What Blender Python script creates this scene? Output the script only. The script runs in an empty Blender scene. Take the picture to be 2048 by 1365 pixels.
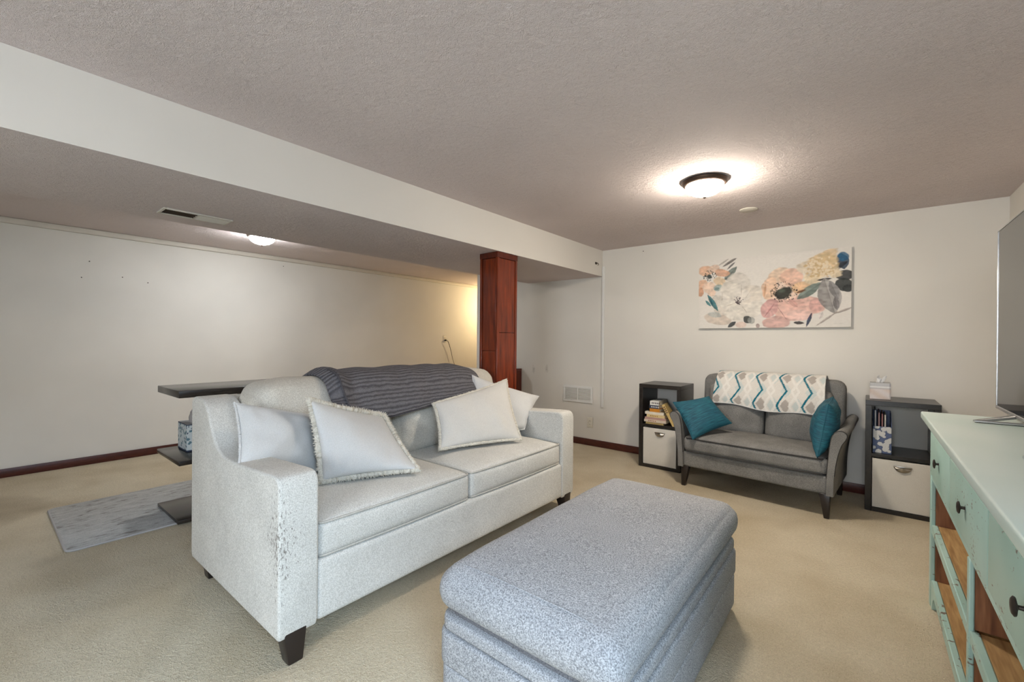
import bpy, bmesh, math, random
from mathutils import Vector, Matrix, noise
import numpy as np

random.seed(7)
scene = bpy.context.scene
COL = scene.collection

# ------------------------------------------------------------------ camera
F_PX, W_PX, H_PX = 874.54, 2048.0, 1365.0
YAW, PITCH, ROLL = 0.680781, -0.00327, 0.007687
CAM = Vector((0.0, 0.0, 1.2))

def cam_axes():
    fw = Vector((-math.sin(YAW), math.cos(YAW), 0)); rt = Vector((math.cos(YAW), math.sin(YAW), 0)); up = Vector((0, 0, 1))
    cp, sp = math.cos(PITCH), math.sin(PITCH); fw, up = fw * cp + up * sp, up * cp - fw * sp
    cr, sr = math.cos(ROLL), math.sin(ROLL); rt, up = rt * cr + up * sr, up * cr - rt * sr
    return rt, up, fw
RT, UP, FW = cam_axes()
cd = bpy.data.cameras.new('camera'); cam = bpy.data.objects.new('camera', cd); COL.objects.link(cam)
cam.matrix_world = Matrix((( RT.x, UP.x, -FW.x, CAM.x), (RT.y, UP.y, -FW.y, CAM.y), (RT.z, UP.z, -FW.z, CAM.z), (0, 0, 0, 1)))
cd.sensor_fit = 'HORIZONTAL'; cd.sensor_width = 36.0; cd.lens = F_PX / W_PX * 36.0; cd.clip_start = 0.05
scene.camera = cam

# ------------------------------------------------------------------ world, daylight, exposure
wd = bpy.data.worlds.new('sky'); scene.world = wd; wd.use_nodes = True
bg = wd.node_tree.nodes['Background']; bg.inputs[0].default_value = (0.62, 0.78, 1.0, 1); bg.inputs[1].default_value = 1.5
scene.view_settings.view_transform = 'Standard'; scene.view_settings.look = 'None'
scene.view_settings.gamma = 1.0; scene.view_settings.exposure = 0.13
scene.view_settings.use_curve_mapping = False

scene.cycles.max_bounces = 6; scene.cycles.adaptive_threshold = 0.12; scene.cycles.adaptive_min_samples = 16; scene.cycles.caustics_reflective = False; scene.cycles.caustics_refractive = False
REAR_Y, SIDE_X = -2.6, 0.751
DOOR = (-2.1, 0.30, 0.06, 2.05)                       # glazed patio door in the right wall, beside the camera: y0, y1, z0, z1
la = bpy.data.lights.new('daylight_and_fill', 'AREA'); la.shape = 'RECTANGLE'; la.size = 1.7; la.size_y = DOOR[1] - DOOR[0]
la.energy = 490; la.color = (0.56, 0.77, 1.0)            # skylight falling in from above through the glass
lo = bpy.data.objects.new('daylight_and_fill', la); COL.objects.link(lo)
lo.location = (SIDE_X + 1.5, (DOOR[0] + DOOR[1]) / 2, 3.0); lo.rotation_euler = (0, math.radians(48), 0)
FILL_WIN = (-0.70, 0.65, 0.85, 2.02)                       # unseen window added in the rear wall for fill light: x0, x1, z0, z1
lb_ = bpy.data.lights.new('daylight_and_fill', 'AREA'); lb_.shape = 'RECTANGLE'; lb_.size = FILL_WIN[1] - FILL_WIN[0]; lb_.size_y = FILL_WIN[3] - FILL_WIN[2]
lb_.energy = 95; lb_.color = (0.88, 0.94, 1.0)  # added fill at the rear window, brightens the right of the back wall
lo2 = bpy.data.objects.new('daylight_and_fill', lb_); COL.objects.link(lo2)
lo2.location = ((FILL_WIN[0] + FILL_WIN[1]) / 2, REAR_Y - 0.22, (FILL_WIN[2] + FILL_WIN[3]) / 2); lo2.rotation_euler = (math.radians(90), 0, 0)
LAMP_E, LAMP2_E = 200.0, 130.0

# ------------------------------------------------------------------ material helpers
def nt(name):
    m = bpy.data.materials.new(name); m.use_nodes = True
    n = m.node_tree; b = n.nodes['Principled BSDF']
    return m, n, b
def coords(n, scale=(1, 1, 1), kind='Object'):
    tc = n.nodes.new('ShaderNodeTexCoord'); mp = n.nodes.new('ShaderNodeMapping'); mp.inputs['Scale'].default_value = scale
    n.links.new(tc.outputs[kind], mp.inputs[0]); return mp.outputs[0]
def noise_tex(n, vec, scale, detail=3.0, rough=0.55):
    t = n.nodes.new('ShaderNodeTexNoise'); t.inputs['Scale'].default_value = scale; t.inputs['Detail'].default_value = min(detail, 2.0)
    t.inputs['Roughness'].default_value = rough; n.links.new(vec, t.inputs['Vector']); return t.outputs['Fac']
def ramp(n, fac, stops):
    r = n.nodes.new('ShaderNodeValToRGB'); e = r.color_ramp.elements
    while len(e) < len(stops): e.new(0.5)
    for el, (p, c) in zip(e, stops): el.position = p; el.color = (c[0], c[1], c[2], 1)
    n.links.new(fac, r.inputs[0]); return r.outputs[0]
def mix(n, fac, a, b, mode='MIX'):
    x = n.nodes.new('ShaderNodeMix'); x.data_type = 'RGBA'; x.blend_type = mode
    for val, sock in ((fac, x.inputs[0]), (a, x.inputs[6]), (b, x.inputs[7])):
        if isinstance(val, (int, float)): sock.default_value = val
        elif isinstance(val, tuple): sock.default_value = (val[0], val[1], val[2], 1)
        else: n.links.new(val, sock)
    return x.outputs[2]
def mth(n, op, a, b=None, c=None):
    x = n.nodes.new('ShaderNodeMath'); x.operation = op
    for v, s in zip((a, b, c), x.inputs):
        if v is None: continue
        if isinstance(v, (int, float)): s.default_value = v
        else: n.links.new(v, s)
    return x.outputs[0]
def bump(n, b, height, strength, dist):
    x = n.nodes.new('ShaderNodeBump'); x.inputs['Strength'].default_value = strength; x.inputs['Distance'].default_value = dist
    n.links.new(height, x.inputs['Height']); n.links.new(x.outputs[0], b.inputs['Normal'])
def sc(c, k): return (c[0] * k, c[1] * k, c[2] * k)

def plain(name, col, rough=0.5, metal=0.0, var=0.06, vscale=6.0, bs=0.0, bscale=80.0, coat=0.0):
    m, n, b = nt(name); v = coords(n)
    f = noise_tex(n, v, vscale, 4)
    n.links.new(ramp(n, f, [(0.3, sc(col, 1 - var)), (0.7, sc(col, 1 + var))]), b.inputs['Base Color'])
    b.inputs['Roughness'].default_value = rough; b.inputs['Metallic'].default_value = metal
    if coat: b.inputs['Coat Weight'].default_value = coat
    if bs: bump(n, b, noise_tex(n, v, bscale, 3), bs, 0.002)
    return m
def fabric(name, dark, light, scale=260.0, bs=0.35, rough=0.95, blot=0.08, blotscale=5.0, stretch=(1, 1, 1), sheen=0.15, dist=0.0015):
    m, n, b = nt(name); v = coords(n, stretch); v0 = coords(n)
    f = noise_tex(n, v, scale, 2, 0.6)
    c = ramp(n, f, [(0.34, dark), (0.66, light)])
    g = ramp(n, noise_tex(n, v0, blotscale, 4), [(0.3, (1 - blot,) * 3), (0.7, (1 + blot,) * 3)])
    n.links.new(mix(n, 1.0, c, g, 'MULTIPLY'), b.inputs['Base Color'])
    b.inputs['Roughness'].default_value = rough; b.inputs['Specular IOR Level'].default_value = 0.2

    bump(n, b, f, bs, dist)
    return m
def wood(name, a, b2, rough=0.35, scale=(3, 3, 30), axis_scale=None, coat=0.0, nscale=4.0):
    m, n, b = nt(name); v = coords(n, scale)
    f = noise_tex(n, v, nscale, 6, 0.65)
    n.links.new(ramp(n, f, [(0.28, a), (0.72, b2)]), b.inputs['Base Color'])
    b.inputs['Roughness'].default_value = rough; b.inputs['Coat Weight'].default_value = coat
    bump(n, b, f, 0.12, 0.002)
    return m
def attr_mat(name, rough=0.8, fine=300.0, bs=0.2, aniso=(1, 1, 1)):
    m, n, b = nt(name); a = n.nodes.new('ShaderNodeAttribute'); a.attribute_name = 'print'
    v = coords(n, aniso); f = noise_tex(n, v, fine, 2)
    g = ramp(n, f, [(0.3, (0.9,) * 3), (0.7, (1.06,) * 3)])
    n.links.new(mix(n, 1.0, a.outputs['Color'], g, 'MULTIPLY'), b.inputs['Base Color'])
    b.inputs['Roughness'].default_value = rough; b.inputs['Specular IOR Level'].default_value = 0.2
    bump(n, b, f, bs, 0.0012)
    return m
def emis(name, col, strength):
    m, n, b = nt(name); b.inputs['Base Color'].default_value = (0.9, 0.9, 0.88, 1)
    b.inputs['Emission Color'].default_value = (*col, 1); b.inputs['Emission Strength'].default_value = strength
    v = coords(n); f = noise_tex(n, v, 9, 3)                       # faint alabaster clouding
    n.links.new(ramp(n, f, [(0.3, (0.8, 0.8, 0.78)), (0.7, (0.95, 0.95, 0.93))]), b.inputs['Base Color'])
    return m
def s2l(r, g, b):
    f = lambda c: (c / 255 / 12.92) if c / 255 <= 0.04045 else ((c / 255 + 0.055) / 1.055) ** 2.4
    return (f(r), f(g), f(b))

# walls: painted drywall with roller texture and faint grime
def wall_mat(name, col, grime=0.05, marks=()):
    m, n, b = nt(name); v = coords(n)
    f = noise_tex(n, v, 1.6, 5)
    c = ramp(n, f, [(0.3, sc(col, 1 - grime)), (0.7, sc(col, 1 + grime * 0.5))])
    for pos in marks:                                     # small grey scuffs
        tc = n.nodes.new('ShaderNodeTexCoord'); mp = n.nodes.new('ShaderNodeMapping'); mp.inputs['Location'].default_value = (-pos[0], -pos[1], -pos[2] * 0.45); mp.inputs['Scale'].default_value = (1, 1, 0.45)
        ln = n.nodes.new('ShaderNodeVectorMath'); ln.operation = 'LENGTH'; n.links.new(tc.outputs['Object'], mp.inputs[0]); n.links.new(mp.outputs[0], ln.inputs[0])
        k = mth(n, 'ADD', ln.outputs['Value'], mth(n, 'MULTIPLY', noise_tex(n, v, 45, 3), 0.05))
        c = mix(n, ramp(n, k, [(0.025, (0.5,) * 3), (0.05, (0,) * 3)]), c, (0.30, 0.28, 0.25))
    n.links.new(c, b.inputs['Base Color'])
    b.inputs['Roughness'].default_value = 0.75; b.inputs['Specular IOR Level'].default_value = 0.25
    return m
M = {}
M['wall'] = wall_mat('wall_paint', (0.74, 0.71, 0.655))
M['wall_back'] = wall_mat('back_wall_paint', (0.74, 0.71, 0.655), 0.05, [(-3.242, 4.436, 0.82), (-3.04, 4.436, 0.845)])
M['beam'] = wall_mat('beam_paint', (0.74, 0.705, 0.65), 0.03)
def ceiling_mat():
    m, n, b = nt('textured_ceiling'); v = coords(n)
    f = noise_tex(n, v, 38, 4, 0.6); vo = n.nodes.new('ShaderNodeTexVoronoi'); vo.inputs['Scale'].default_value = 30; vo.feature = 'SMOOTH_F1'
    wob = n.nodes.new('ShaderNodeVectorMath'); wob.operation = 'ADD'
    nz = n.nodes.new('ShaderNodeTexNoise'); nz.inputs['Scale'].default_value = 25; n.links.new(v, nz.inputs['Vector'])
    n.links.new(v, wob.inputs[0]); n.links.new(nz.outputs['Color'], wob.inputs[1]); n.links.new(wob.outputs[0], vo.inputs['Vector'])
    hgt = mth(n, 'ADD', f, mth(n, 'MULTIPLY', vo.outputs['Distance'], 0.5))
    g = noise_tex(n, v, 1.2, 4)
    n.links.new(ramp(n, g, [(0.3, (0.67, 0.59, 0.575)), (0.7, (0.735, 0.65, 0.635))]), b.inputs['Base Color'])
    b.inputs['Roughness'].default_value = 0.9; b.inputs['Specular IOR Level'].default_value = 0.1
    bump(n, b, hgt, 0.8, 0.008)
    return m
M['ceiling'] = ceiling_mat()
def carpet_mat():
    m, n, b = nt('beige_carpet'); v = coords(n)
    f = noise_tex(n, v, 210, 3, 0.7); g = noise_tex(n, v, 2.2, 5, 0.6); k = noise_tex(n, v, 70, 4, 0.65)
    c = ramp(n, f, [(0.3, (0.60, 0.515, 0.375)), (0.7, (0.80, 0.71, 0.54))])
    c = mix(n, 1.0, c, ramp(n, g, [(0.28, (0.84, 0.81, 0.76)), (0.6, (1.0, 1.0, 1.0))]), 'MULTIPLY')
    c = mix(n, 1.0, c, ramp(n, k, [(0.3, (0.92, 0.91, 0.90)), (0.7, (1.04, 1.04, 1.04))]), 'MULTIPLY')
    # old brown stains on the carpet by the left wall
    tc = n.nodes.new('ShaderNodeTexCoord'); ds = n.nodes.new('ShaderNodeVectorMath'); ds.operation = 'DISTANCE'
    n.links.new(tc.outputs['Object'], ds.inputs[0]); ds.inputs[1].default_value = (-4.55, -0.05, 0)
    st = mth(n, 'ADD', ds.outputs['Value'], mth(n, 'MULTIPLY', g, 0.9))
    c = mix(n, ramp(n, st, [(0.55, (0.55,) * 3), (0.98, (0,) * 3)]), c, (0.30, 0.24, 0.17))
    n.links.new(c, b.inputs['Base Color']); b.inputs['Roughness'].default_value = 1.0; b.inputs['Specular IOR Level'].default_value = 0.05

    bump(n, b, mth(n, 'ADD', f, mth(n, 'MULTIPLY', k, 1.2)), 0.9, 0.008)
    return m
M['carpet'] = carpet_mat()
M['white_paint'] = plain('white_trim_paint', (0.78, 0.77, 0.74), 0.5, 0, 0.02)
M['cream_trim'] = plain('cream_trim_paint', (0.62, 0.575, 0.50), 0.55, 0, 0.03)
M['baseboard'] = wood('dark_cherry_baseboard', (0.045, 0.008, 0.005), (0.10, 0.022, 0.012), 0.35, (4, 4, 40))
M['cherry'] = wood('cherry_stained_wood', (0.085, 0.009, 0.002), (0.25, 0.036, 0.006), 0.30, (14, 14, 1.4), coat=0.12, nscale=2.5)
M['cherry_dark'] = wood('dark_cherry_wood', (0.050, 0.006, 0.002), (0.13, 0.018, 0.005), 0.32, (16, 16, 1.5), coat=0.1)
M['espresso'] = wood('espresso_laminate', (0.012, 0.010, 0.009), (0.028, 0.023, 0.020), 0.30, (6, 40, 6))
M['espresso_leg'] = plain('espresso_leg', (0.018, 0.012, 0.010), 0.35)
M['desk'] = wood('dark_glossy_table', (0.018, 0.013, 0.010), (0.034, 0.027, 0.022), 0.22, (20, 3, 20))
M['sofa'] = fabric('oatmeal_sofa_fabric', (0.52, 0.505, 0.465), (0.76, 0.745, 0.70), 230, 0.4, blot=0.06)
M['sofa_back'] = fabric('oatmeal_back_fabric', (0.50, 0.465, 0.40), (0.72, 0.685, 0.61), 230, 0.4, blot=0.07)
def clawed():
    m = M['sofa'].copy(); m.name = 'oatmeal_fabric_clawed'; n = m.node_tree; b = n.nodes['Principled BSDF']
    base = b.inputs['Base Color'].links[0].from_socket
    tc = n.nodes.new('ShaderNodeTexCoord'); sp = n.nodes.new('ShaderNodeSeparateXYZ'); n.links.new(tc.outputs['Object'], sp.inputs[0])
    # arm corner: local x ~ +0.47, y ~ -1.0, z 0.2-0.62
    dx = mth(n, 'ABSOLUTE', mth(n, 'SUBTRACT', sp.outputs[0], 0.465)); dy = mth(n, 'ABSOLUTE', mth(n, 'SUBTRACT', sp.outputs[1], -1.005))
    dz = mth(n, 'ABSOLUTE', mth(n, 'SUBTRACT', sp.outputs[2], 0.46))
    fall = mth(n, 'SUBTRACT', 1.0, mth(n, 'ADD', mth(n, 'MULTIPLY', mth(n, 'ADD', dx, dy), 6.5), mth(n, 'MULTIPLY', dz, 2.0)))
    v = coords(n, (1, 1, 0.35)); s = noise_tex(n, v, 150, 4, 0.75)
    k = mth(n, 'ADD', s, mth(n, 'MULTIPLY', fall, 0.26))
    fac = ramp(n, k, [(0.715, (0,) * 3), (0.80, (0.75,) * 3)])
    n.links.new(mix(n, fac, base, (0.12, 0.095, 0.075)), b.inputs['Base Color'])
    return m
M['sofa_clawed'] = clawed()
M['piping'] = fabric('oatmeal_piping', (0.42, 0.40, 0.36), (0.60, 0.58, 0.53), 260, 0.3)
M['pillow'] = fabric('white_pillow_cotton', (0.60, 0.595, 0.58), (0.70, 0.695, 0.68), 320, 0.15, blot=0.03)
M['pillow_cream'] = fabric('cream_pillow_cotton', (0.61, 0.585, 0.54), (0.71, 0.685, 0.64), 320, 0.15, blot=0.03)
M['fringe'] = fabric('cream_fringe', (0.55, 0.50, 0.41), (0.80, 0.76, 0.67), 240, 0.5, dist=0.004)
def knit():
    m, n, b = nt('grey_ribbed_knit'); v = coords(n, (1, 1, 1), 'UV')
    w = n.nodes.new('ShaderNodeTexWave'); w.bands_direction = 'Y'; w.inputs['Scale'].default_value = 9; w.inputs['Distortion'].default_value = 2.2
    w.inputs['Detail'].default_value = 2; w.inputs['Detail Scale'].default_value = 3; n.links.new(v, w.inputs['Vector'])
    vo = coords(n); f = noise_tex(n, vo, 190, 2)
    c = ramp(n, w.outputs['Fac'], [(0.0, (0.095, 0.090, 0.097)), (0.4, (0.15, 0.143, 0.152)), (1.0, (0.185, 0.177, 0.188))])
    c = mix(n, 1.0, c, ramp(n, f, [(0.3, (0.75,) * 3), (0.7, (1.15,) * 3)]), 'MULTIPLY')
    n.links.new(c, b.inputs['Base Color']); b.inputs['Roughness'].default_value = 1.0; b.inputs['Specular IOR Level'].default_value = 0.1
    bump(n, b, mth(n, 'ADD', w.outputs['Fac'], mth(n, 'MULTIPLY', f, 0.5)), 0.7, 0.006)
    return m
M['knit'] = knit()
M['ottoman'] = fabric('grey_tweed', (0.19, 0.195, 0.205), (0.55, 0.555, 0.57), 260, 0.5, blot=0.06, sheen=0.1, dist=0.002)
M['ottoman_seam'] = fabric('dark_grey_welt', (0.10, 0.10, 0.11), (0.24, 0.24, 0.25), 200, 0.4)
M['loveseat'] = fabric('charcoal_velour', (0.15, 0.146, 0.138), (0.25, 0.243, 0.23), 210, 0.25, blot=0.16, blotscale=7, sheen=0.25)
M['loveseat_seam'] = plain('charcoal_welt', (0.045, 0.043, 0.042), 0.9)
def teal():
    m, n, b = nt('teal_woven'); v = coords(n, (5, 70, 1), 'UV'); v0 = coords(n)
    f = noise_tex(n, v, 1.0, 3); g = noise_tex(n, v0, 9, 4)
    c = ramp(n, f, [(0.3, (0.002, 0.040, 0.075)), (0.72, (0.012, 0.15, 0.21))])
    c = mix(n, 1.0, c, ramp(n, g, [(0.3, (0.7, 0.75, 0.8)), (0.7, (1.15, 1.1, 1.0))]), 'MULTIPLY')
    n.links.new(c, b.inputs['Base Color']); b.inputs['Roughness'].default_value = 0.75
    bump(n, b, f, 0.4, 0.003); return m
M['teal'] = teal()
M['throw'] = attr_mat('patterned_throw', 0.95, 260, 0.35)
M['canvas'] = attr_mat('canvas_print', 0.7, 420, 0.25)
M['canvas_edge'] = plain('canvas_edge', (0.55, 0.52, 0.48), 0.8)
M['bin'] = fabric('off_white_bin_fabric', (0.60, 0.565, 0.50), (0.70, 0.665, 0.60), 400, 0.12, blot=0.02)
M['nickel'] = plain('brushed_nickel', (0.42, 0.39, 0.35), 0.28, 1.0, 0.05)
M['bronze'] = plain('bronze_ring', (0.10, 0.065, 0.05), 0.35, 0.8, 0.1)
M['dark_iron'] = plain('dark_iron', (0.05, 0.038, 0.032), 0.45, 0.7, 0.2, 60)
def mint(name, chips=0.62):
    m, n, b = nt(name); v = coords(n); g = noise_tex(n, v, 3.0, 4)
    c = ramp(n, g, [(0.3, (0.36, 0.56, 0.50)), (0.7, (0.47, 0.655, 0.60))])
    s = noise_tex(n, coords(n, (1, 1, 2.2)), 34, 5, 0.75)
    e = noise_tex(n, v, 4.5, 2)
    k = mth(n, 'ADD', s, mth(n, 'MULTIPLY', mth(n, 'SUBTRACT', e, 0.5), 0.5))
    fac = ramp(n, k, [(chips, (0,) * 3), (chips + 0.05, (0.9,) * 3)])
    n.links.new(mix(n, fac, c, (0.16, 0.10, 0.07)), b.inputs['Base Color']); b.inputs['Roughness'].default_value = 0.42
    bump(n, b, s, 0.12, 0.002); return m
M['mint'] = mint('chipped_mint_paint', 0.665)
M['mint_edge'] = mint('worn_mint_edge', 0.64)
def mint_top():
    m, n, b = nt('pale_mint_top'); v = coords(n); g = noise_tex(n, v, 2.4, 4)
    n.links.new(ramp(n, g, [(0.3, (0.60, 0.735, 0.68)), (0.7, (0.70, 0.80, 0.755))]), b.inputs['Base Color'])
    b.inputs['Roughness'].default_value = 0.28; return m
M['mint_top'] = mint_top()
M['plank'] = wood('honey_pine_plank', (0.30, 0.165, 0.06), (0.56, 0.36, 0.16), 0.5, (22, 2.0, 22), nscale=3)
M['redwood'] = wood('red_brown_side_wood', (0.16, 0.055, 0.022), (0.36, 0.145, 0.06), 0.5, (24, 24, 2), nscale=3)
M['screen'] = plain('tv_screen', (0.012, 0.011, 0.012), 0.06, 0, 0.0)
M['screen'].node_tree.nodes['Principled BSDF'].inputs['Specular IOR Level'].default_value = 1.0
M['silver'] = plain('silver_plastic', (0.52, 0.51, 0.50), 0.3, 0.7, 0.03)
M['black'] = plain('black_plastic', (0.02, 0.02, 0.021), 0.4)
M['vent_dark'] = plain('brown_duct_interior', (0.045, 0.026, 0.014), 0.7)
M['ivory'] = plain('ivory_plastic', (0.70, 0.66, 0.57), 0.4, 0, 0.02)
M['paper'] = plain('book_pages', (0.66, 0.60, 0.46), 0.9, 0, 0.1, 120)
M['tissue'] = plain('tissue_paper', (0.80, 0.79, 0.78), 0.95, 0, 0.03)
M['shaded_tissue_binding'] = plain('shaded_tissue_and_binding', (0.42, 0.40, 0.39), 0.95, 0, 0.05)  # shade put into the tissue colour as grey; the rug binding shares it
M['card_grey'] = plain('grey_card', (0.36, 0.36, 0.36), 0.7)
def rug_mat():
    m, n, b = nt('grey_distressed_rug'); v = coords(n, (1, 0.35, 1)); f = noise_tex(n, v, 34, 5, 0.7); v2 = coords(n); g = noise_tex(n, v2, 150, 2)
    c = ramp(n, f, [(0.25, (0.17, 0.145, 0.125)), (0.40, (0.38, 0.375, 0.355)), (0.75, (0.50, 0.495, 0.475))])
    n.links.new(mix(n, 1.0, c, ramp(n, g, [(0.3, (0.85,) * 3), (0.7, (1.1,) * 3)]), 'MULTIPLY'), b.inputs['Base Color'])
    b.inputs['Roughness'].default_value = 1; bump(n, b, g, 0.5, 0.003); return m
M['rug'] = rug_mat()
def glass_mat():
    m = bpy.data.materials.new('clear_glass'); m.use_nodes = True; n = m.node_tree; n.nodes.clear()
    o = n.nodes.new('ShaderNodeOutputMaterial'); t = n.nodes.new('ShaderNodeBsdfTransparent'); g = n.nodes.new('ShaderNodeBsdfGlossy')
    g.inputs['Roughness'].default_value = 0.02; x = n.nodes.new('ShaderNodeMixShader'); x.inputs[0].default_value = 0.06
    n.links.new(t.outputs[0], x.inputs[1]); n.links.new(g.outputs[0], x.inputs[2]); n.links.new(x.outputs[0], o.inputs[0]); return m
M['glass'] = glass_mat()

# ------------------------------------------------------------------ mesh helpers
def finish(bm, smooth=40):
    bmesh.ops.recalc_face_normals(bm, faces=bm.faces[:])
def obj(name, bm, mat, parent=None, smooth=40, shift=True):
    """link a bmesh as one object; coordinates are world unless the parent is a rotated thing (shift=False -> local)"""
    me = bpy.data.meshes.new(name)
    if parent is not None and shift:
        off = wloc(parent); bmesh.ops.translate(bm, verts=bm.verts[:], vec=-off)
    bm.normal_update(); bm.to_mesh(me); bm.free()
    if smooth:
        for p in me.polygons: p.use_smooth = True
        me.set_sharp_from_angle(angle=math.radians(smooth))
    mats = mat if isinstance(mat, (list, tuple)) else [mat]
    for x in mats: me.materials.append(x)
    o = bpy.data.objects.new(name, me); COL.objects.link(o)
    if parent is not None: o.parent = parent
    return o
def wloc(o):
    v = o.location.copy()
    while o.parent is not None: o = o.parent; v += o.location
    return v
def thing(name, label, cat, loc=(0, 0, 0), rz=0.0, group=None):
    o = bpy.data.objects.new(name, None); COL.objects.link(o); o.empty_display_size = 0.1
    o.location = loc; o.rotation_euler = (0, 0, rz); o['label'] = label; o['category'] = cat
    if group: o['group'] = group
    return o
def tag(o, label, cat, group=None):
    o['label'] = label; o['category'] = cat
    if group: o['group'] = group
    return o
def struct(o): o['kind'] = 'structure'; return o
def box(lo, hi, r=0.0, seg=2, bm=None):
    """axis-aligned box from lo to hi with optional rounded edges"""
    b = bmesh.new()
    c = [(lo[i] + hi[i]) / 2 for i in range(3)]; s = [max(hi[i] - lo[i], 1e-4) for i in range(3)]
    bmesh.ops.create_cube(b, size=1.0)
    bmesh.ops.scale(b, vec=s, verts=b.verts[:]); bmesh.ops.translate(b, vec=c, verts=b.verts[:])
    if r: bmesh.ops.bevel(b, geom=b.edges[:], offset=min(r, min(s) * 0.49), segments=seg, profile=0.5, affect='EDGES')
    return join(bm, b)
def join(bm, b):
    if bm is None: return b
    me = bpy.data.meshes.new('tmp'); b.to_mesh(me); b.free(); bm.from_mesh(me); bpy.data.meshes.remove(me); return bm
def xform(bm, mat4): bmesh.ops.transform(bm, matrix=mat4, verts=bm.verts[:]); return bm
def soft(lo, hi, r, n=10, fn=None):
    """rounded box with evenly gridded faces; fn(p, unit) moves every vertex (puffing, leaning, wrinkling)"""
    b = bmesh.new(); h = [(hi[i] - lo[i]) / 2 for i in range(3)]; c = [(hi[i] + lo[i]) / 2 for i in range(3)]
    r = min(r, min(h) * 0.98)
    def axis(i):
        e = r / h[i]; k = 4
        a = [-1 + e * (1 - math.cos(j / k * math.pi / 2)) for j in range(k)]
        mid = [-1 + e + (2 - 2 * e) * j / n for j in range(n + 1)]
        return a + mid + [-x for x in reversed(a)]
    ax = [axis(i) for i in range(3)]; V = {}
    def vert(p):
        key = tuple(round(x, 5) for x in p)
        if key in V: return V[key]
        P = Vector([p[i] * h[i] for i in range(3)]); I = Vector([max(-(h[i] - r), min(h[i] - r, P[i])) for i in range(3)])
        d = P - I; Q = I + d.normalized() * r if d.length > 1e-9 else P
        Q = Q + Vector(c)
        if fn: Q = fn(Q, Vector(p))
        V[key] = b.verts.new(Q); return V[key]
    for i in range(3):
        j, k = (i + 1) % 3, (i + 2) % 3
        for s in (-1, 1):
            for u in range(len(ax[j]) - 1):
                for w in range(len(ax[k]) - 1):
                    q = []
                    for (du, dw) in ((0, 0), (1, 0), (1, 1), (0, 1)):
                        p = [0, 0, 0]; p[i] = s; p[j] = ax[j][u + du]; p[k] = ax[k][w + dw]; q.append(vert(p))
                    if s < 0: q.reverse()
                    if len(set(q)) == 4: b.faces.new(q)
    return b
def prism(profile, axis, a, bb, r=0.0, seg=3, bm=None):
    """extrude a 2-D profile along axis from a to bb; the two cap rims are rounded by r"""
    b = bmesh.new()
    def P(u, v, t):
        if axis == 0: return (t, u, v)
        if axis == 1: return (u, t, v)
        return (u, v, t)
    lo = [b.verts.new(P(u, v, a)) for u, v in profile]; hi = [b.verts.new(P(u, v, bb)) for u, v in profile]
    f0 = b.faces.new(lo); f1 = b.faces.new(list(reversed(hi))); N = len(profile)
    for i in range(N): b.faces.new((lo[i], hi[i], hi[(i + 1) % N], lo[(i + 1) % N]))
    bmesh.ops.recalc_face_normals(b, faces=b.faces[:])
    if r:
        rim = list({e for f in (f0, f1) for e in f.edges})
        bmesh.ops.bevel(b, geom=rim, offset=r, segments=seg, profile=0.5, affect='EDGES', clamp_overlap=True)
    return join(bm, b)
def lathe(prof, center, seg=32, axis='Z', bm=None):
    b = bmesh.new(); rings = []
    for (r, z) in prof:
        ring = []
        for k in range(seg):
            a = 2 * math.pi * k / seg; x, y = r * math.cos(a), r * math.sin(a)
            p = (x, y, z) if axis == 'Z' else ((z, x, y) if axis == 'X' else (x, z, y))
            ring.append(b.verts.new(Vector(p) + Vector(center)))
        rings.append(ring)
    for i in range(len(rings) - 1):
        for k in range(seg): b.faces.new((rings[i][k], rings[i][(k + 1) % seg], rings[i + 1][(k + 1) % seg], rings[i + 1][k]))
    b.faces.new(rings[0]); b.faces.new(list(reversed(rings[-1])))
    bmesh.ops.remove_doubles(b, verts=b.verts[:], dist=1e-5); bmesh.ops.recalc_face_normals(b, faces=b.faces[:])
    return join(bm, b)
def tube(pts, rad, seg=8, bm=None, closed=False):
    b = bmesh.new(); pts = [Vector(p) for p in pts]; rings = []; N = len(pts)
    for i, p in enumerate(pts):
        if closed: t = pts[(i + 1) % N] - pts[i - 1]
        else: t = pts[min(i + 1, N - 1)] - pts[max(i - 1, 0)]
        t.normalize(); ref = Vector((0, 0, 1)) if abs(t.z) < 0.9 else Vector((1, 0, 0))
        u = t.cross(ref).normalized(); v = t.cross(u); rr = rad(i) if callable(rad) else rad
        rings.append([b.verts.new(p + (u * math.cos(2 * math.pi * k / seg) + v * math.sin(2 * math.pi * k / seg)) * rr) for k in range(seg)])
    for i in range(N if closed else N - 1):
        A, B = rings[i], rings[(i + 1) % N]
        for k in range(seg): b.faces.new((A[k], A[(k + 1) % seg], B[(k + 1) % seg], B[k]))
    if not closed: b.faces.new(rings[0]); b.faces.new(list(reversed(rings[-1])))
    bmesh.ops.recalc_face_normals(b, faces=b.faces[:])
    return join(bm, b)
def taper(lo_c, lo_s, hi_c, hi_s, bm=None, r=0.0):
    """four-sided tapered post: centre and half sizes (x, y) at the bottom and the top"""
    b = bmesh.new(); V = []
    for c, s in ((lo_c, lo_s), (hi_c, hi_s)):
        V.append([b.verts.new((c[0] + sx * s[0], c[1] + sy * s[1], c[2])) for sx, sy in ((-1, -1), (1, -1), (1, 1), (-1, 1))])
    b.faces.new(V[0]); b.faces.new(V[1])
    for k in range(4): b.faces.new((V[0][k], V[0][(k + 1) % 4], V[1][(k + 1) % 4], V[1][k]))
    bmesh.ops.recalc_face_normals(b, faces=b.faces[:])
    if r: bmesh.ops.bevel(b, geom=b.edges[:], offset=r, segments=2, profile=0.5, affect='EDGES')
    return join(bm, b)
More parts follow.
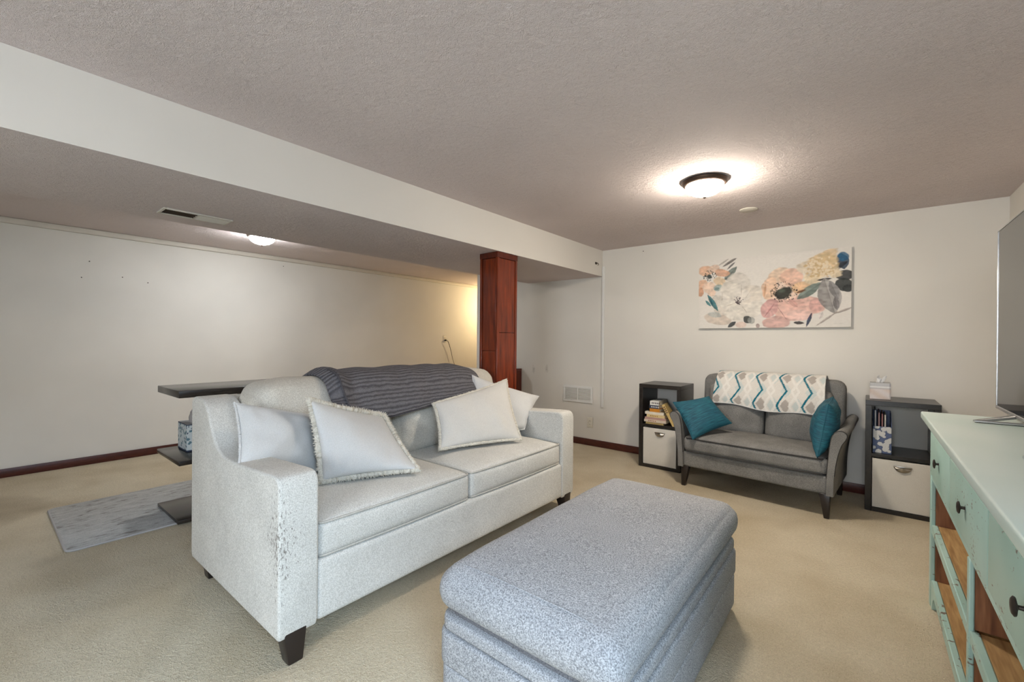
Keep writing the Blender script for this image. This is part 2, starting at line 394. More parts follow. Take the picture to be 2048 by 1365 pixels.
def nz(p, s, seed=0.0): return noise.noise(Vector(p) * s + Vector((seed, seed * 1.7, -seed)))
def grid_mesh(name, P, mat, parent=None, colors=None, thick=0.0, closed_back=None):
    """open grid of points P[i][j] -> mesh with UVs, optional per-vertex colours and solid thickness"""
    ni, nj = len(P), len(P[0]); off = wloc(parent) if parent is not None else Vector((0, 0, 0))
    verts = [tuple(Vector(P[i][j]) - off) for i in range(ni) for j in range(nj)]
    faces = [(i * nj + j, (i + 1) * nj + j, (i + 1) * nj + j + 1, i * nj + j + 1) for i in range(ni - 1) for j in range(nj - 1)]
    me = bpy.data.meshes.new(name); me.from_pydata(verts, [], faces)
    uv = me.uv_layers.new(name='UVMap')
    for l in me.loops: uv.data[l.index].uv = ((l.vertex_index // nj) / (ni - 1), (l.vertex_index % nj) / (nj - 1))
    if colors is not None:
        at = me.color_attributes.new('print', 'FLOAT_COLOR', 'POINT')
        at.data.foreach_set('color', np.asarray(colors, dtype=np.float32).reshape(-1))
    for p in me.polygons: p.use_smooth = True
    me.materials.append(mat)
    o = bpy.data.objects.new(name, me); COL.objects.link(o)
    if parent is not None: o.parent = parent
    if thick:
        s = o.modifiers.new('thickness', 'SOLIDIFY'); s.thickness = thick; s.offset = 0
    return o

# ------------------------------------------------------------------ room shell
BACK, BEAM_X, CEIL, BEAM_Z, LEFT, RIGHT, END = 4.436, -2.297, 2.2, 1.912, -5.651, 0.751, 7.4
OPEN_X = -4.20                                           # left end of the back wall; the room runs on past it
struct(obj('floor', box((LEFT - 0.1, REAR_Y - 0.1, -0.08), (RIGHT + 0.1, END + 0.1, 0)), M['carpet']))
struct(obj('ceiling', box((LEFT - 0.1, REAR_Y - 0.1, CEIL), (RIGHT + 0.1, END + 0.1, CEIL + 0.08)), M['ceiling']))
wb = struct(obj('wall_back', box((OPEN_X, BACK, 0), (RIGHT, BACK + 0.12, CEIL)), M['wall_back']))
wl = struct(obj('wall_left', box((LEFT - 0.1, REAR_Y, 0), (LEFT, END, CEIL)), M['wall']))
struct(obj('wall_end', box((LEFT, END, 0), (RIGHT, END + 0.1, CEIL)), M['wall']))
wr = box((LEFT, REAR_Y - 0.1, 0), (FILL_WIN[0], REAR_Y, CEIL)); wr = box((FILL_WIN[1], REAR_Y - 0.1, 0), (RIGHT + 0.1, REAR_Y, CEIL), bm=wr)
wr = box((FILL_WIN[0], REAR_Y - 0.1, FILL_WIN[3]), (FILL_WIN[1], REAR_Y, CEIL), bm=wr); wr = box((FILL_WIN[0], REAR_Y - 0.1, 0), (FILL_WIN[1], REAR_Y, FILL_WIN[2]), bm=wr)
struct(obj('wall_rear', wr, M['wall']))
w2 = struct(obj('fill_window', box((FILL_WIN[0] - 0.05, REAR_Y, FILL_WIN[2] - 0.04), (FILL_WIN[1] + 0.05, REAR_Y + 0.05, FILL_WIN[2])), M['white_paint']))  # added window frame, out of view, housing the fill light
for x in (FILL_WIN[0] + 0.025, (FILL_WIN[0] + FILL_WIN[1]) / 2, FILL_WIN[1] - 0.025):
    obj('window_stile', box((x - 0.025, REAR_Y - 0.06, FILL_WIN[2]), (x + 0.025, REAR_Y - 0.01, FILL_WIN[3]), 0.004), M['white_paint'], w2)
for z in (FILL_WIN[2] + 0.025, FILL_WIN[3] - 0.025):
    obj('window_rail', box((FILL_WIN[0], REAR_Y - 0.06, z - 0.025), (FILL_WIN[1], REAR_Y - 0.01, z + 0.025), 0.004), M['white_paint'], w2)
for k in range(2):
    xa = FILL_WIN[0] + k * (FILL_WIN[1] - FILL_WIN[0]) / 2
    obj('pane', box((xa + 0.03, REAR_Y - 0.04, FILL_WIN[2] + 0.05), (xa + (FILL_WIN[1] - FILL_WIN[0]) / 2 - 0.03, REAR_Y - 0.034, FILL_WIN[3] - 0.05)), M['glass'], w2)
wr = box((RIGHT, REAR_Y, 0), (RIGHT + 0.1, DOOR[0], CEIL)); wr = box((RIGHT, DOOR[1], 0), (RIGHT + 0.1, END, CEIL), bm=wr)
wr = box((RIGHT, DOOR[0], DOOR[3]), (RIGHT + 0.1, DOOR[1], CEIL), bm=wr); wr = box((RIGHT, DOOR[0], 0), (RIGHT + 0.1, DOOR[1], DOOR[2]), bm=wr)
struct(obj('wall_right', wr, M['wall']))
w1 = struct(obj('window_1', box((RIGHT - 0.02, DOOR[0] - 0.06, DOOR[3]), (RIGHT, DOOR[1] + 0.06, DOOR[3] + 0.07)), M['white_paint']))
for y in (DOOR[0], (DOOR[0] + DOOR[1]) / 2, DOOR[1]):
    obj('window_stile', box((RIGHT + 0.01, y - 0.04, DOOR[2]), (RIGHT + 0.06, y + 0.04, DOOR[3]), 0.004), M['white_paint'], w1)
for z in (DOOR[2] + 0.03, DOOR[3] - 0.03):
    obj('window_rail', box((RIGHT + 0.01, DOOR[0], z - 0.03), (RIGHT + 0.06, DOOR[1], z + 0.03), 0.004), M['white_paint'], w1)
for k in range(2):
    ya = DOOR[0] + k * (DOOR[1] - DOOR[0]) / 2
    obj('pane', box((RIGHT + 0.034, ya + 0.04, DOOR[2] + 0.06), (RIGHT + 0.04, ya + (DOOR[1] - DOOR[0]) / 2 - 0.04, DOOR[3] - 0.06)), M['glass'], w1)
# boxed-in duct: painted front face, textured underside
SOF_X = -3.33
bm = box((SOF_X, REAR_Y, BEAM_Z), (BEAM_X, BACK, CEIL - 0.0005))
bf = struct(obj('soffit_beam', bm, [M['beam'], M['ceiling']], smooth=0))
for p in bf.data.polygons:
    if p.normal.z < -0.5: p.material_index = 1
# baseboards, corner strip, wall-top moulding
struct(obj('baseboard_back', box((OPEN_X, BACK - 0.014, 0), (RIGHT, BACK, 0.075), 0.004), M['baseboard']))
struct(obj('baseboard_left', box((LEFT, REAR_Y, 0), (LEFT + 0.014, END, 0.075), 0.004), M['baseboard']))
struct(obj('baseboard_right', box((RIGHT - 0.014, DOOR[1] + 0.06, 0), (RIGHT, BACK, 0.075), 0.004), M['baseboard']))
struct(obj('trim_1', box((BEAM_X + 0.004, BACK - 0.020, 0.45), (BEAM_X + 0.032, BACK, 2.02), 0.003), M['white_paint']))
struct(obj('trim_2', box((LEFT, REAR_Y, CEIL - 0.05), (LEFT + 0.035, END, CEIL), 0.010, 2), M['cream_trim']))
struct(obj('trim_3', box((OPEN_X - 0.014, BACK - 0.012, 0), (OPEN_X + 0.05, BACK + 0.132, CEIL), 0.003), M['white_paint']))
# nails left in the walls
def nail(p, axis, parent):
    b = lathe([(0.0, 0.0), (0.005, 0.001), (0.005, 0.003), (0.002, 0.004), (0.002, 0.010), (0.0, 0.010)], (0, 0, 0), 8, axis)
    bmesh.ops.translate(b, vec=p, verts=b.verts[:])
    return obj('nail', b, M['dark_iron'], parent)
for (y, z) in ((0.689, 1.902), (0.636, 1.746), (0.923, 1.78), (1.118, 1.746), (2.44, 2.092)): nail((LEFT - 0.002, y, z), 'X', wl)
nail((-1.825, BACK - 0.008, 2.138), 'Y', wb)
bk = thing('wall_bracket', 'small dark metal bracket screwed to the beam near the corner', 'bracket', (BEAM_X, 4.28, 2.04))
obj('plate', box((BEAM_X, 4.262, 2.028), (BEAM_X + 0.004, 4.298, 2.052), 0.001), M['dark_iron'], bk)
obj('hook', tube([(BEAM_X + 0.003, 4.28, 2.045), (BEAM_X + 0.02, 4.285, 2.04), (BEAM_X + 0.028, 4.29, 2.025), (BEAM_X + 0.018, 4.292, 2.015)], 0.004), M['dark_iron'], bk)

# ------------------------------------------------------------------ wooden post boxed in boards
cx0, cx1, cy0, cy1 = -2.505, -2.308, 2.66, 2.915
col = thing('support_column', 'red-brown stained wooden support column behind the pale sofa', 'column', ((cx0 + cx1) / 2, (cy0 + cy1) / 2, 0))
obj('core', box((cx0 + 0.014, cy0 + 0.014, 0), (cx1 - 0.014, cy1 - 0.014, BEAM_Z)), M['cherry_dark'], col)
g = 0.004
def board(a, b, c, d, z0, z1, m='cherry'): obj('board', box((a, c, z0), (b, d, z1), 0.002, 1), M[m], col)
board(cx0 + 0.028, cx1 - 0.028, cy0 + 0.006, cy0 + 0.016, 0, 1.105); board(cx0 + 0.028, cx1 - 0.028, cy0 + 0.006, cy0 + 0.016, 1.108, BEAM_Z - 0.05)
board(cx0 + 0.028, cx1 - 0.028, cy1 - 0.016, cy1 - 0.006, 0, BEAM_Z - 0.05)
board(cx1 - 0.016, cx1 - 0.006, cy0 + 0.028, cy1 - 0.028, 0, 1.255); board(cx1 - 0.016, cx1 - 0.006, cy0 + 0.028, cy1 - 0.028, 1.258, BEAM_Z - 0.05)
board(cx0 + 0.006, cx0 + 0.016, cy0 + 0.028, cy1 - 0.028, 0, BEAM_Z - 0.05)
for x in (cx0, cx1 - 0.026):
    for y in (cy0, cy1 - 0.026):
        obj('corner_strip', box((x, y, 0), (x + 0.026, y + 0.026, BEAM_Z - 0.045), 0.003, 1), M['cherry'], col)
obj('top_band', box((cx0 - 0.002, cy0 - 0.002, BEAM_Z - 0.048), (cx1 + 0.002, cy1 + 0.002, BEAM_Z - 0.001), 0.003, 1), M['cherry_dark'], col)

# ------------------------------------------------------------------ sofa
SX, SY = -2.11, 1.705
sofa = thing('sofa', 'large oatmeal fabric sofa with sloping arms and a clawed near corner', 'sofa', (SX, SY, 0))
X0, X1, Y0, Y1 = -2.61, -1.62, 0.690, 2.715              # outer bounds
AW = 0.148
def smooth_path(pts, n=6):
    out = []
    for i in range(len(pts) - 1):
        p0, p1, p2, p3 = pts[max(i - 1, 0)], pts[i], pts[i + 1], pts[min(i + 2, len(pts) - 1)]
        for k in range(n):
            t = k / n
            out.append(tuple(0.5 * ((2 * p1[d]) + (-p0[d] + p2[d]) * t + (2 * p0[d] - 5 * p1[d] + 4 * p2[d] - p3[d]) * t * t + (-p0[d] + 3 * p1[d] - 3 * p2[d] + p3[d]) * t ** 3) for d in (0, 1)))
    out.append(tuple(pts[-1])); return out
arm_top = smooth_path([(-1.622, 0.645), (-1.632, 0.678), (-1.665, 0.694), (-1.78, 0.690), (-1.92, 0.682), (-2.06, 0.676), (-2.18, 0.682), (-2.27, 0.715), (-2.34, 0.79), (-2.39, 0.865), (-2.45, 0.900), (-2.53, 0.908), (-2.59, 0.902), (-2.612, 0.875)])
arm_prof = [(-1.632, 0.105), (-1.622, 0.13)] + arm_top + [(-2.612, 0.13), (-2.60, 0.105)]
for k, (a, b) in enumerate(((Y0, Y0 + AW), (Y1 - AW, Y1))):
    o = obj('arm', prism(arm_prof, 1, a, b, 0.032, 5), M['sofa_clawed'] if k == 0 else M['sofa'], sofa, 50)
    if k == 0: o['label'] = 'sofa arm with frayed claw marks on its front corner'
    # welt along the inner and outer top seam
    for y in ((b - 0.005, a + 0.012) if k == 0 else (a + 0.005,)):
        w = tube([(x - 0.004 if i < 3 else x, y, z - (0.018 if y == a + 0.012 else 0.012)) for i, (x, z) in enumerate(arm_top[4:-10])], 0.0045, 6)
        obj('arm_welt', w, M['piping'], o)
obj('front_rail', soft((-1.95, Y0 + AW - 0.005, 0.108), (-1.626, Y1 - AW + 0.005, 0.345), 0.022, 8), M['sofa'], sofa)
obj('base', box((-2.60, Y0 + 0.05, 0.125), (-1.70, Y1 - 0.05, 0.33), 0.01), M['sofa'], sofa)
obj('back_frame', prism([(-2.60, 0.108), (-2.43, 0.108), (-2.45, 0.80), (-2.475, 0.88), (-2.52, 0.905), (-2.58, 0.90), (-2.612, 0.86)], 1, Y0 + 0.02, Y1 - 0.02, 0.02), M['sofa_back'], sofa)
ymid = (Y0 + Y1) / 2 - 0.025
# seat cushions: crowned tops, piped edges
for k, (a, b) in enumerate(((Y0 + AW + 0.004, ymid - 0.003), (ymid + 0.003, Y1 - AW - 0.004))):
    def fn(P, u, a=a, b=b):
        cr = (1 - u.x ** 4) * (1 - u.y ** 4)
        if u.z > 0: P = P + Vector((0, 0, 0.034 * cr * max(u.z, 0)))
        if u.x > 0.6: P.x += 0.014 * (1 - u.y ** 2) * (1 - u.z ** 2)
        P += Vector((0, 0, 0.007 * nz(P, 6, k * 3.3) * max(u.z, 0)))
        return P
    c = obj('seat_cushion', soft((-2.36, a, 0.342), (-1.634, b, 0.486), 0.030, 12, fn), M['sofa'], sofa, 60)
    for z in (0.480, 0.352):
        obj('piping', tube([(-2.2, a + 0.006, z), (-1.66, a + 0.006, z), (-1.645, a + 0.012, z), (-1.638, a + 0.03, z)] +
                           [(-1.638 + 0.006 * math.sin(math.pi * t / 10), a + 0.03 + (b - a - 0.06) * t / 10, z) for t in range(1, 10)] +
                           [(-1.638, b - 0.03, z), (-1.645, b - 0.012, z), (-1.66, b - 0.006, z), (-2.2, b - 0.006, z)], 0.005, 6), M['piping'], c)
# back cushions: slumped, leaning, wrinkled
def lean(z): return -(z - 0.48) * 0.24
for k, (a, b) in enumerate(((Y0 + AW + 0.004, ymid - 0.045), (ymid - 0.04, Y1 - AW + 0.05))):
    def fn(P, u, k=k):
        bul = (1 - u.y ** 4) * (1 - u.z ** 2)
        if u.x > 0: P.x += 0.045 * bul * u.x
        P.x += lean(P.z)
        if u.z > 0: P.z += 0.02 * (1 - u.y ** 4) * u.z - 0.02 * (u.y ** 6)
        wr = math.sin((P.y * 0.7 + P.z) * 42 + 4 * nz(P, 5, k)) * 0.006 * max(0, 1 - abs(P.z - 0.66) * 5)
        P.x += wr + (0.022 * nz(P, 6, 5 + k) + 0.010 * nz(P, 15, 2 + k)) * max(u.x, 0)
        P.z += 0.008 * nz(P, 6, 9 + k)
        return P
    obj('back_cushion', soft((-2.44, a, 0.47), (-2.165, b, 0.965), 0.085, 18, fn), M['sofa_back'], sofa, 70)
for (x, y, s) in ((-1.672, 0.755, 1), (-2.545, 0.765, 0), (-1.672, 2.645, 1), (-2.545, 2.645, 0)):
    obj('leg', taper((x + 0.02 * s, y, 0), (0.027, 0.027), (x, y, 0.128), (0.046, 0.042), r=0.006), M['espresso_leg'], sofa)

# ------------------------------------------------------------------ pillows
def pillow(name, corners, T, mat, label, cat='pillow', group=None, fringe=None, n=26, pinch=0.07, seed=1.0, fw=0.016, wrinkle=0.016, power=0.42):
    BL, BR, TR, TL = [Vector(c) for c in corners]; base = (BL + BR) / 2
    ctr = (BL + BR + TR + TL) / 4; N = ((BR - BL).cross(TL - BL)).normalized()
    root = thing(name, label, cat, tuple(base), 0, group)
    def mid(s, t):
        # edges bow inwards between the corners
        ss = s * (1 - pinch * (1 - t * t)); tt = t * (1 - pinch * (1 - s * s))
        u, v = (ss + 1) / 2, (tt + 1) / 2
        return BL * (1 - u) * (1 - v) + BR * u * (1 - v) + TR * u * v + TL * (1 - u) * v
    prm = [math.sin(math.pi / 2 * (-1 + 2 * i / n)) for i in range(n + 1)]
    b = bmesh.new(); uvl = b.loops.layers.uv.new('UVMap'); G = {}
    for side in (1, -1):
        for i, s in enumerate(prm):
            for j, t in enumerate(prm):
                edge = i in (0, n) or j in (0, n)
                if edge and (side == -1): G[(side, i, j)] = G[(1, i, j)]; continue
                h = T * ((1 - s * s) * (1 - t * t)) ** power
                P = mid(s, t) + N * (side * h)
                if not edge:
                    k = (1 - abs(s) ** 6) * (1 - abs(t) ** 6)
                    P += N * side * wrinkle * k * (nz(P, 7, seed) + 0.35 * nz(P, 19, seed + 3) + 0.6 * math.sin(9 * s + 14 * t * nz((s, t, 0), 1.2, seed) + seed) * (abs(s) * abs(t) + 0.15))
                G[(side, i, j)] = b.verts.new(P)
    for side in (1, -1):
        for i in range(n):
            for j in range(n):
                q = [(i, j), (i + 1, j), (i + 1, j + 1), (i, j + 1)]
                if side == -1: q.reverse()
                try: f = b.faces.new([G[(side, a, c)] for a, c in q])
                except ValueError: continue
                for l, (a, c) in zip(f.loops, q): l[uvl].uv = (a / n, c / n)
    obj('cover', b, mat, root, 0)
    for p in root.children[0].data.polygons: p.use_smooth = True
    # rim: fringe or plain welt
    per = []
    m = 90 if fringe else 40
    for (a, c, d, e) in ((-1, -1, 1, -1), (1, -1, 1, 1), (1, 1, -1, 1), (-1, 1, -1, -1)):
        for k in range(m): t = k / m; per.append((a + (d - a) * t, c + (e - c) * t))
    if fringe:
        b = bmesh.new(); R = random.Random(int(seed * 100))
        pts = []
        for (s, t) in per:
            P = mid(s, t); O = (P - ctr); O -= N * O.dot(N); O.normalize()
            pts.append(P + O * fw * 0.35 + N * R.uniform(-0.3, 0.3) * fw * 0.5)
        b = tube(pts, lambda i: fw * (0.45 + 0.25 * R.random()), 6, None, True)
        for (s, t) in per:                                     # loose tufts
            P = mid(s, t); O = (P - ctr); O -= N * O.dot(N); O.normalize()
            for q in range(2):
                d = (O + N * R.uniform(-0.5, 0.5) + Vector((R.uniform(-.4, .4), R.uniform(-.4, .4), R.uniform(-.4, .4)))).normalized()
                a0 = P + O * fw * 0.4; a1 = a0 + d * fw * R.uniform(0.6, 1.05); sd = d.cross(N).normalized() * fw * 0.22
                v = [b.verts.new(a0 + sd), b.verts.new(a0 - sd), b.verts.new(a0 + N * fw * 0.2), b.verts.new(a1)]
                for f in ((0, 1, 3), (1, 2, 3), (2, 0, 3)): b.faces.new([v[x] for x in f])
        obj('fringe', b, fringe, root, 60)
    else:
        obj('welt', tube([mid(s, t) for s, t in per], 0.0035, 6, None, True), mat, root, 60)
    return root
grp = 'pillows on the oatmeal sofa'
pillow('throw_pillow', [(-2.03, 0.705, 0.672), (-2.08, 1.06, 0.55), (-2.20, 1.11, 0.80), (-2.22, 0.75, 0.90)], 0.075, M['pillow'],
       'plain white pillow propped against the near arm of the oatmeal sofa', 'pillow', grp, M['pillow'], seed=2.1, fw=0.010)
pillow('throw_pillow', [(-1.965, 1.03, 0.535), (-1.745, 1.41, 0.545), (-2.14, 1.475, 0.755), (-2.06, 1.015, 0.905)], 0.085, M['pillow'],
       'large fringed white pillow lying in the middle of the near sofa cushion', 'pillow', grp, M['fringe'], seed=3.4, fw=0.024)
pillow('throw_pillow', [(-2.05, 2.10, 0.53), (-1.90, 2.49, 0.56), (-1.99, 2.79, 0.755), (-2.21, 2.28, 0.935)], 0.088, M['pillow'],
       'white pillow tucked behind the fringed pillow at the far sofa arm', 'pillow', grp, M['pillow'], seed=5.2, fw=0.008)
pillow('throw_pillow', [(-1.965, 1.755, 0.545), (-1.765, 2.275, 0.545), (-2.03, 2.44, 0.905), (-2.12, 1.84, 0.79)], 0.07, M['pillow_cream'],
       'square cream pillow with ruffled edge leaning at the far end of the sofa', 'pillow', grp, M['fringe'], seed=6.7, fw=0.016)

# ------------------------------------------------------------------ knit throw over the sofa back
def sofa_throw():
    root = thing('throw_blanket', 'dark grey ribbed knit throw draped over the sofa back', 'blanket', (-2.4, 1.75, 0.98))
    ni, nj = 60, 46; P = []
    for i in range(ni):
        s = i / (ni - 1); y = 1.19 + s * (2.36 - 1.19)
        zb = 0.745 + 0.09 * max(0, (s - 0.3) / 0.7) ** 1.0 + 0.10 * max(0, (0.25 - s) / 0.25) ** 1.2    # front hem
        path = smooth_path([(-2.135 + 0.25 * (0.55 - zb) * 0 - 0.02, zb - 0.0), (-2.165, 0.83 if zb < 0.8 else zb + 0.03), (-2.21, 0.90), (-2.265, 0.962), (-2.34, 0.995), (-2.43, 1.003), (-2.53, 0.985), (-2.60, 0.93), (-2.635, 0.82), (-2.64, 0.66)], 8)
        row = []
        for j in range(nj):
            t = j / (nj - 1) * (len(path) - 1); k = min(int(t), len(path) - 2); f = t - k
            x = path[k][0] * (1 - f) + path[k + 1][0] * f; z = path[k][1] * (1 - f) + path[k + 1][1] * f
            q = Vector((x, y, z))
            fold = math.exp(-((s - 0.055) / 0.05) ** 2) * 0.030                     # bunched fold at the near end
            w = 0.010 * nz((y, z, x), 5, 2.2) + 0.006 * math.sin(26 * y + 3 * nz(q, 4))
            out = Vector((0.55, 0, 0.85)) if z > 0.9 else Vector((1, 0, 0.15))
            if j > nj * 0.72: out = Vector((-1, 0, 0.1))
            row.append(q + out * (0.016 + fold + w * 0.7) + Vector((0, 0.02 * nz((y, z, 0), 4, 1), 0)) - Vector((0, 0, 0.03 * (abs(s - .5) * 2) ** 6)))
        P.append(row)
    grid_mesh('cloth', P, M['knit'], root, None, 0.010)
    hem = [P[i][0] for i in range(ni)]
    obj('hem', tube(hem, 0.006, 6), M['knit'], root, 60)
    obj('hem', tube([P[3][j] + Vector((0.012, 0, 0.004)) for j in range(0, nj // 2)], 0.006, 6), M['knit'], root, 60)
sofa_throw()

# ------------------------------------------------------------------ ottoman
OX0, OX1, OY0, OY1 = -1.060, -0.442, 0.935, 2.165
ott = thing('ottoman', 'large grey tweed storage ottoman between the sofa and the mint sideboard', 'ottoman', ((OX0 + OX1) / 2, (OY0 + OY1) / 2, 0))
def fo(P, u):
    if u.z > 0: P.z += 0.028 * (1 - u.x ** 4) * (1 - u.y ** 4) * u.z
    e = 1 - u.z ** 2
    P.x += 0.006 * e * (u.x ** 3); P.y += 0.006 * e * (u.y ** 3)
    P.z += 0.004 * nz(P, 5, 2)
    return P
obj('cushion_top', soft((OX0 - 0.005, OY0 - 0.005, 0.335), (OX1 + 0.005, OY1 + 0.005, 0.478), 0.062, 14, fo), M['ottoman'], ott, 60)
def rrect(x0, x1, y0, y1, r, z, k=6):
    pts = []
    for (cx, cy, a0) in ((x1 - r, y0 + r, -90), (x1 - r, y1 - r, 0), (x0 + r, y1 - r, 90), (x0 + r, y0 + r, 180)):
        for q in range(k + 1):
            a = math.radians(a0 + 90 * q / k); pts.append((cx + r * math.cos(a), cy + r * math.sin(a), z))
    return pts
def rslab(x0, x1, y0, y1, z0, z1, r, e=0.01):
    pr = rrect(x0, x1, y0, y1, r, 0); return prism([(p[0], p[1]) for p in pr], 2, z0, z1, e, 3)
obj('groove', rslab(OX0 + 0.03, OX1 - 0.03, OY0 + 0.03, OY1 - 0.03, 0.05, 0.37, 0.04), M['ottoman_seam'], ott, 50)
obj('lid_band', rslab(OX0 + 0.004, OX1 - 0.004, OY0 + 0.004, OY1 - 0.004, 0.284, 0.327, 0.05, 0.010), M['ottoman'], ott, 50)
obj('middle_band', rslab(OX0 - 0.002, OX1 + 0.002, OY0 - 0.002, OY1 + 0.002, 0.178, 0.280, 0.05, 0.010), M['ottoman'], ott, 50)
obj('lower_band', rslab(OX0 + 0.002, OX1 - 0.002, OY0 + 0.002, OY1 - 0.002, 0.035, 0.174, 0.05, 0.010), M['ottoman'], ott, 50)
def seamline(pts): return tube([Vector(p) for p in pts], 0.0028, 6)
zt = 0.502
obj('top_seam', seamline([(OX0 + 0.05 + (OX1 - OX0 - 0.10) * t / 16, OY0 + 0.052, 0.4785 + 0.0185 * (1 - (2 * t / 16 - 1) ** 4) * 0.45) for t in range(17)]), M['ottoman'], ott, 60)
obj('top_seam', seamline([(OX1 - 0.052, OY0 + 0.05 + (OY1 - OY0 - 0.10) * t / 20, 0.4785 + 0.0185 * (1 - (2 * t / 20 - 1) ** 4) * 0.45) for t in range(21)]), M['ottoman'], ott, 60)
for x in (OX0 + 0.08, OX1 - 0.08):
    for y in (OY0 + 0.08, OY1 - 0.08): obj('foot', lathe([(0.022, 0), (0.026, 0.01), (0.026, 0.04), (0.0, 0.04)], (x, y, 0), 14), M['black'], ott)

# ------------------------------------------------------------------ loveseat (local frame: x along it, -y to the front)
LR = math.radians(-4.3)
love = thing('loveseat', 'charcoal velour loveseat with flared arms and tapered dark legs', 'loveseat', (-0.66, 4.03, 0), LR)
def L(name, bm, mat, smooth=50, parent=None): return obj(name, bm, mat, parent or love, smooth, shift=False)
HW = 0.53                                               # half width at the outer base
fr, rr_ = -0.355, 0.33
def fb(P, u):
    P.z += 0.0; return P
L('base_rail', soft((-HW + 0.04, fr + 0.005, 0.162), (HW - 0.04, rr_, 0.288), 0.018, 8), M['loveseat'])
def fs(P, u):
    cr = (1 - u.x ** 4) * (1 - u.y ** 4)
    if u.z > 0: P.z += 0.030 * cr * u.z
    if u.y < -0.5: P.y -= 0.012 * (1 - u.x ** 2)
    P.z += 0.005 * nz(P, 8, 4); return P
seat = L('seat_cushion', soft((-HW + 0.036, fr - 0.005, 0.288), (HW - 0.036, 0.17, 0.410), 0.040, 12, fs), M['loveseat'], 60)
sq = [(-HW + 0.056, 0.1), (-HW + 0.046, fr + 0.05), (-HW + 0.066, fr + 0.014)] + [(-HW + 0.072 + (2 * HW - 0.144) * t / 12, fr - 0.003 - 0.009 * math.sin(math.pi * t / 12)) for t in range(13)] + [(HW - 0.066, fr + 0.014), (HW - 0.046, fr + 0.05), (HW - 0.056, 0.1)]
for z in (0.399, 0.297): L('piping', tube([(x, y, z) for x, y in sq], 0.006, 6), M['loveseat_seam'], 60, seat)
# arms: scroll profile seen from the front (x, z), extruded in y, upper part flares outwards
prof = smooth_path([(0.0, 0.158), (0.004, 0.30), (0.018, 0.42), (0.040, 0.51), (0.064, 0.555), (0.070, 0.585), (0.052, 0.604), (0.022, 0.603), (-0.004, 0.575), (-0.018, 0.51), (-0.028, 0.40), (-0.036, 0.28), (-0.040, 0.158)], 4)
def arm_mesh(sg):
    b = bmesh.new(); rings = []
    ys = [fr - 0.012, fr - 0.002, fr + 0.02, -0.1, 0.1, 0.24, 0.34]
    for q, y in enumerate(ys):
        k = (y - fr) / (0.34 - fr); rise = 0.0 if k < 0.55 else 0.03 * ((k - 0.55) / 0.45)
        ins = 0.012 if q == 0 else (0.003 if q == 1 else 0)
        cxm, czm = 0.0, 0.38
        ring = []
        for (x, z) in prof:
            zz = z + rise * (z - 0.158) / 0.45
            xx = x + (cxm - x) * ins * 6 * 0.15; zz = zz + (czm - zz) * ins
            ring.append(b.verts.new((sg * (HW - 0.005 + xx), y, zz)))
        rings.append(ring)
    m = len(prof)
    for a, c in zip(rings, rings[1:]):
        for k in range(m): b.faces.new((a[k], a[(k + 1) % m], c[(k + 1) % m], c[k]))
    b.faces.new(rings[0]); b.faces.new(rings[-1]); bmesh.ops.recalc_face_normals(b, faces=b.faces[:]); return b
for sg in (-1, 1):
    a = L('arm', arm_mesh(sg), M['loveseat'], 55)
    L('piping', tube([(sg * (HW - 0.005 + x), fr - 0.006, z) for x, z in prof[4:-4]], 0.005, 6), M['loveseat_seam'], 60, a)
# back: rounded-corner panel leaning back
bp = [(-HW + 0.005, 0.17), (HW - 0.005, 0.17), (HW - 0.005, 0.80)]
bp += [(HW - 0.075 + 0.07 * math.cos(math.radians(a)), 0.83 + 0.07 * math.sin(math.radians(a))) for a in (0, 20, 40, 60, 90)]
bp += [(-HW + 0.075 + 0.07 * math.cos(math.radians(a)), 0.83 + 0.07 * math.sin(math.radians(a))) for a in (90, 120, 140, 160, 180)] + [(-HW + 0.005, 0.80)]
b = prism(bp, 1, 0.165, 0.30, 0.035, 4)
for v in b.verts: v.co.y += (v.co.z - 0.45) * 0.12 * (1 if v.co.z > 0.45 else 0)
back = L('backrest', b, M['loveseat'], 55)
for sg in (-1, 1):
    def fc(P, u, sg=sg):
        if u.y < 0: P.y -= 0.045 * (1 - u.x ** 2) * (1 - u.z ** 2)
        P.y += (P.z - 0.45) * 0.14 + 0.008 * nz(P, 7, sg); return P
    L('back_cushion', soft((min(0.004 * sg, (HW - 0.075) * sg), 0.065, 0.40), (max(0.004 * sg, (HW - 0.075) * sg), 0.20, 0.82), 0.05, 12, fc), M['loveseat'], 60)
for (x, y, sx, sy) in ((-HW + 0.055, fr + 0.035, -1, -1), (HW - 0.055, fr + 0.035, 1, -1), (-HW + 0.055, 0.28, -1, 1), (HW - 0.055, 0.28, 1, 1)):
    L('leg', taper((x + 0.012 * sx, y + 0.015 * sy, 0), (0.015, 0.015), (x, y, 0.168), (0.032, 0.030), r=0.004), M['espresso_leg'])
LM = Matrix.Translation((-0.66, 4.03, 0)) @ Matrix.Rotation(LR, 4, 'Z')
def lw(x, y, z): return tuple(LM @ Vector((x, y, z)))

